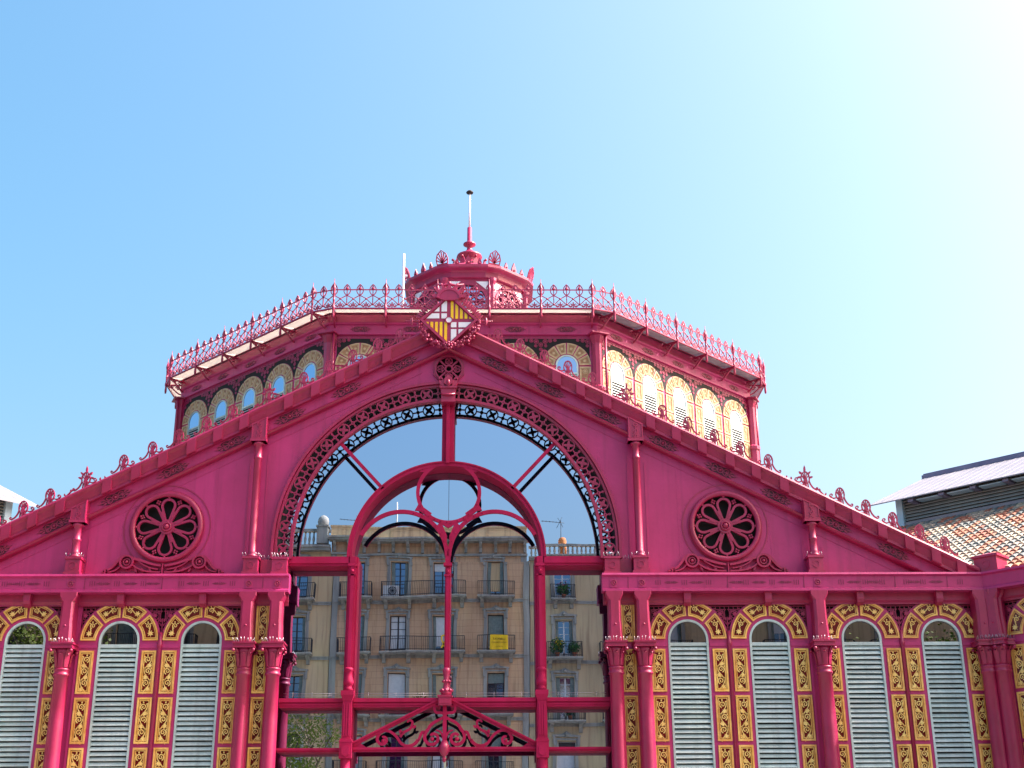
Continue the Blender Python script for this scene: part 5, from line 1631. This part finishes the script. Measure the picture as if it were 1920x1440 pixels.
def antenna(x, y, z, h, label):
    q = MB(); q.tube([(0, 0, 0), (0, 0, h)], .025, 6); q.tube([(-1.3, 0, h - .05), (.25, 0, h - .18)], .02, 5)
    for i in range(6):
        xx = -1.2 + i * .22; q.tube([(xx, -.2, h - .06 - i * .02), (xx, .2, h - .06 - i * .02)], .012, 4)
    q.tube([(-.3, 0, h - .55), (.1, 0, h + .25)], .015, 4); q.tube([(-.2, 0, h + .2), (.15, 0, h - .5)], .015, 4)
    tag(q.build('roof_antenna', ['rail'], None, (x, y, z)), label, 'antenna')
antenna(6.05, YB - .5, 22.1, 2.75, 'spindly television aerial beside the clay flue on the ochre house roof')
antenna(-7.6, YB - .6, 24.2, .9, 'low bent television aerial on the peach house roof')
q = MB(); q.tube([(0, 0, 0), (0, 0, 2.6)], .05, 8); tag(q.build('roof_mast', ['whitewood'], None, (-5.05, YB - .2, 23.6)), 'plain pale mast on the peach house parapet', 'mast')
q = MB(); q.lathe([(.28, 0), (.28, 1.05), (.22, 1.2), (.1, 1.26)], 0, 0, 12); tag(q.build('chimney_flue', ['orange'], None, (6.15, YB - .6, 22.4)), 'short orange clay flue on the ochre house roof', 'chimney')

# ================================================================== STREET TREES (behind the viewer, seen in the glass)
def grow():
    br = MB(); lf = MB()
    r2 = random.Random(3)
    tips = []
    def limb(p, d, L, r, lvl):
        pts = [p]; dd = d.copy(); n = 5
        for i in range(n):
            dd = (dd + Vector((r2.uniform(-.16, .16), r2.uniform(-.16, .16), .05))).normalized()
            pts.append(pts[-1] + dd * L / n)
        br.tube([tuple(q_) for q_ in pts], taper(n + 1, r, r * .55), 7 if lvl < 2 else 4)
        if lvl >= 3:
            tips.extend(pts[2:]); return
        for k in range({0: 6, 1: 4, 2: 4}[lvl]):
            t = r2.uniform(.55, 1) if lvl == 0 else r2.uniform(.3, 1)
            b = pts[min(n, int(t * n))]
            a = r2.uniform(0, 2 * PI)
            nd = (dd * .75 + Vector((cos(a), sin(a), .35)) * .8).normalized()
            limb(b, nd, L * (.52 if lvl == 0 else .62), r * .5, lvl + 1)
        if lvl == 2: tips.append(pts[-1])
    limb(Vector((0, 0, 0)), Vector((0, 0, 1)), 7.2, .24, 0)
    for t in tips:
        for i in range(14):
            p = t + Vector((r2.gauss(0, .28), r2.gauss(0, .28), r2.gauss(0, .28)))
            a = Vector((r2.gauss(0, 1), r2.gauss(0, 1), r2.gauss(0, .6))).normalized(); b = a.orthogonal().normalized()
            s = r2.uniform(.05, .1)
            lf.add([tuple(p - a * s), tuple(p + b * s * .7), tuple(p + a * s), tuple(p - b * s * .7)], [(0, 1, 2, 3)])
    return br.mesh('trunk', ['bark']), lf.mesh('crown', ['leaf'])
tme, cme = grow()
for x, y, sc_, rz, lab in ((-9.2, -41, .98, .4, 'young leafed plane tree before the sand coloured house, mirrored low in the glass'),
                          (-26.5, -42, 1.55, 1.9, 'plane tree mirrored in the small window farthest from the arch on the shaded side'),
                          (23.2, -42, 1.42, 3.1, 'plane tree mirrored in the paired windows nearer the sunlit corner column'),
                          (29.0, -41, 1.36, 4.6, 'plane tree mirrored in the last window before the sunlit corner column')):
    t = thing('plane_tree', lab, 'tree', (x, y, .13), rz, 'street trees across the road', (sc_, sc_, sc_))
    inst('trunk', tme, t); inst('crown', cme, t)
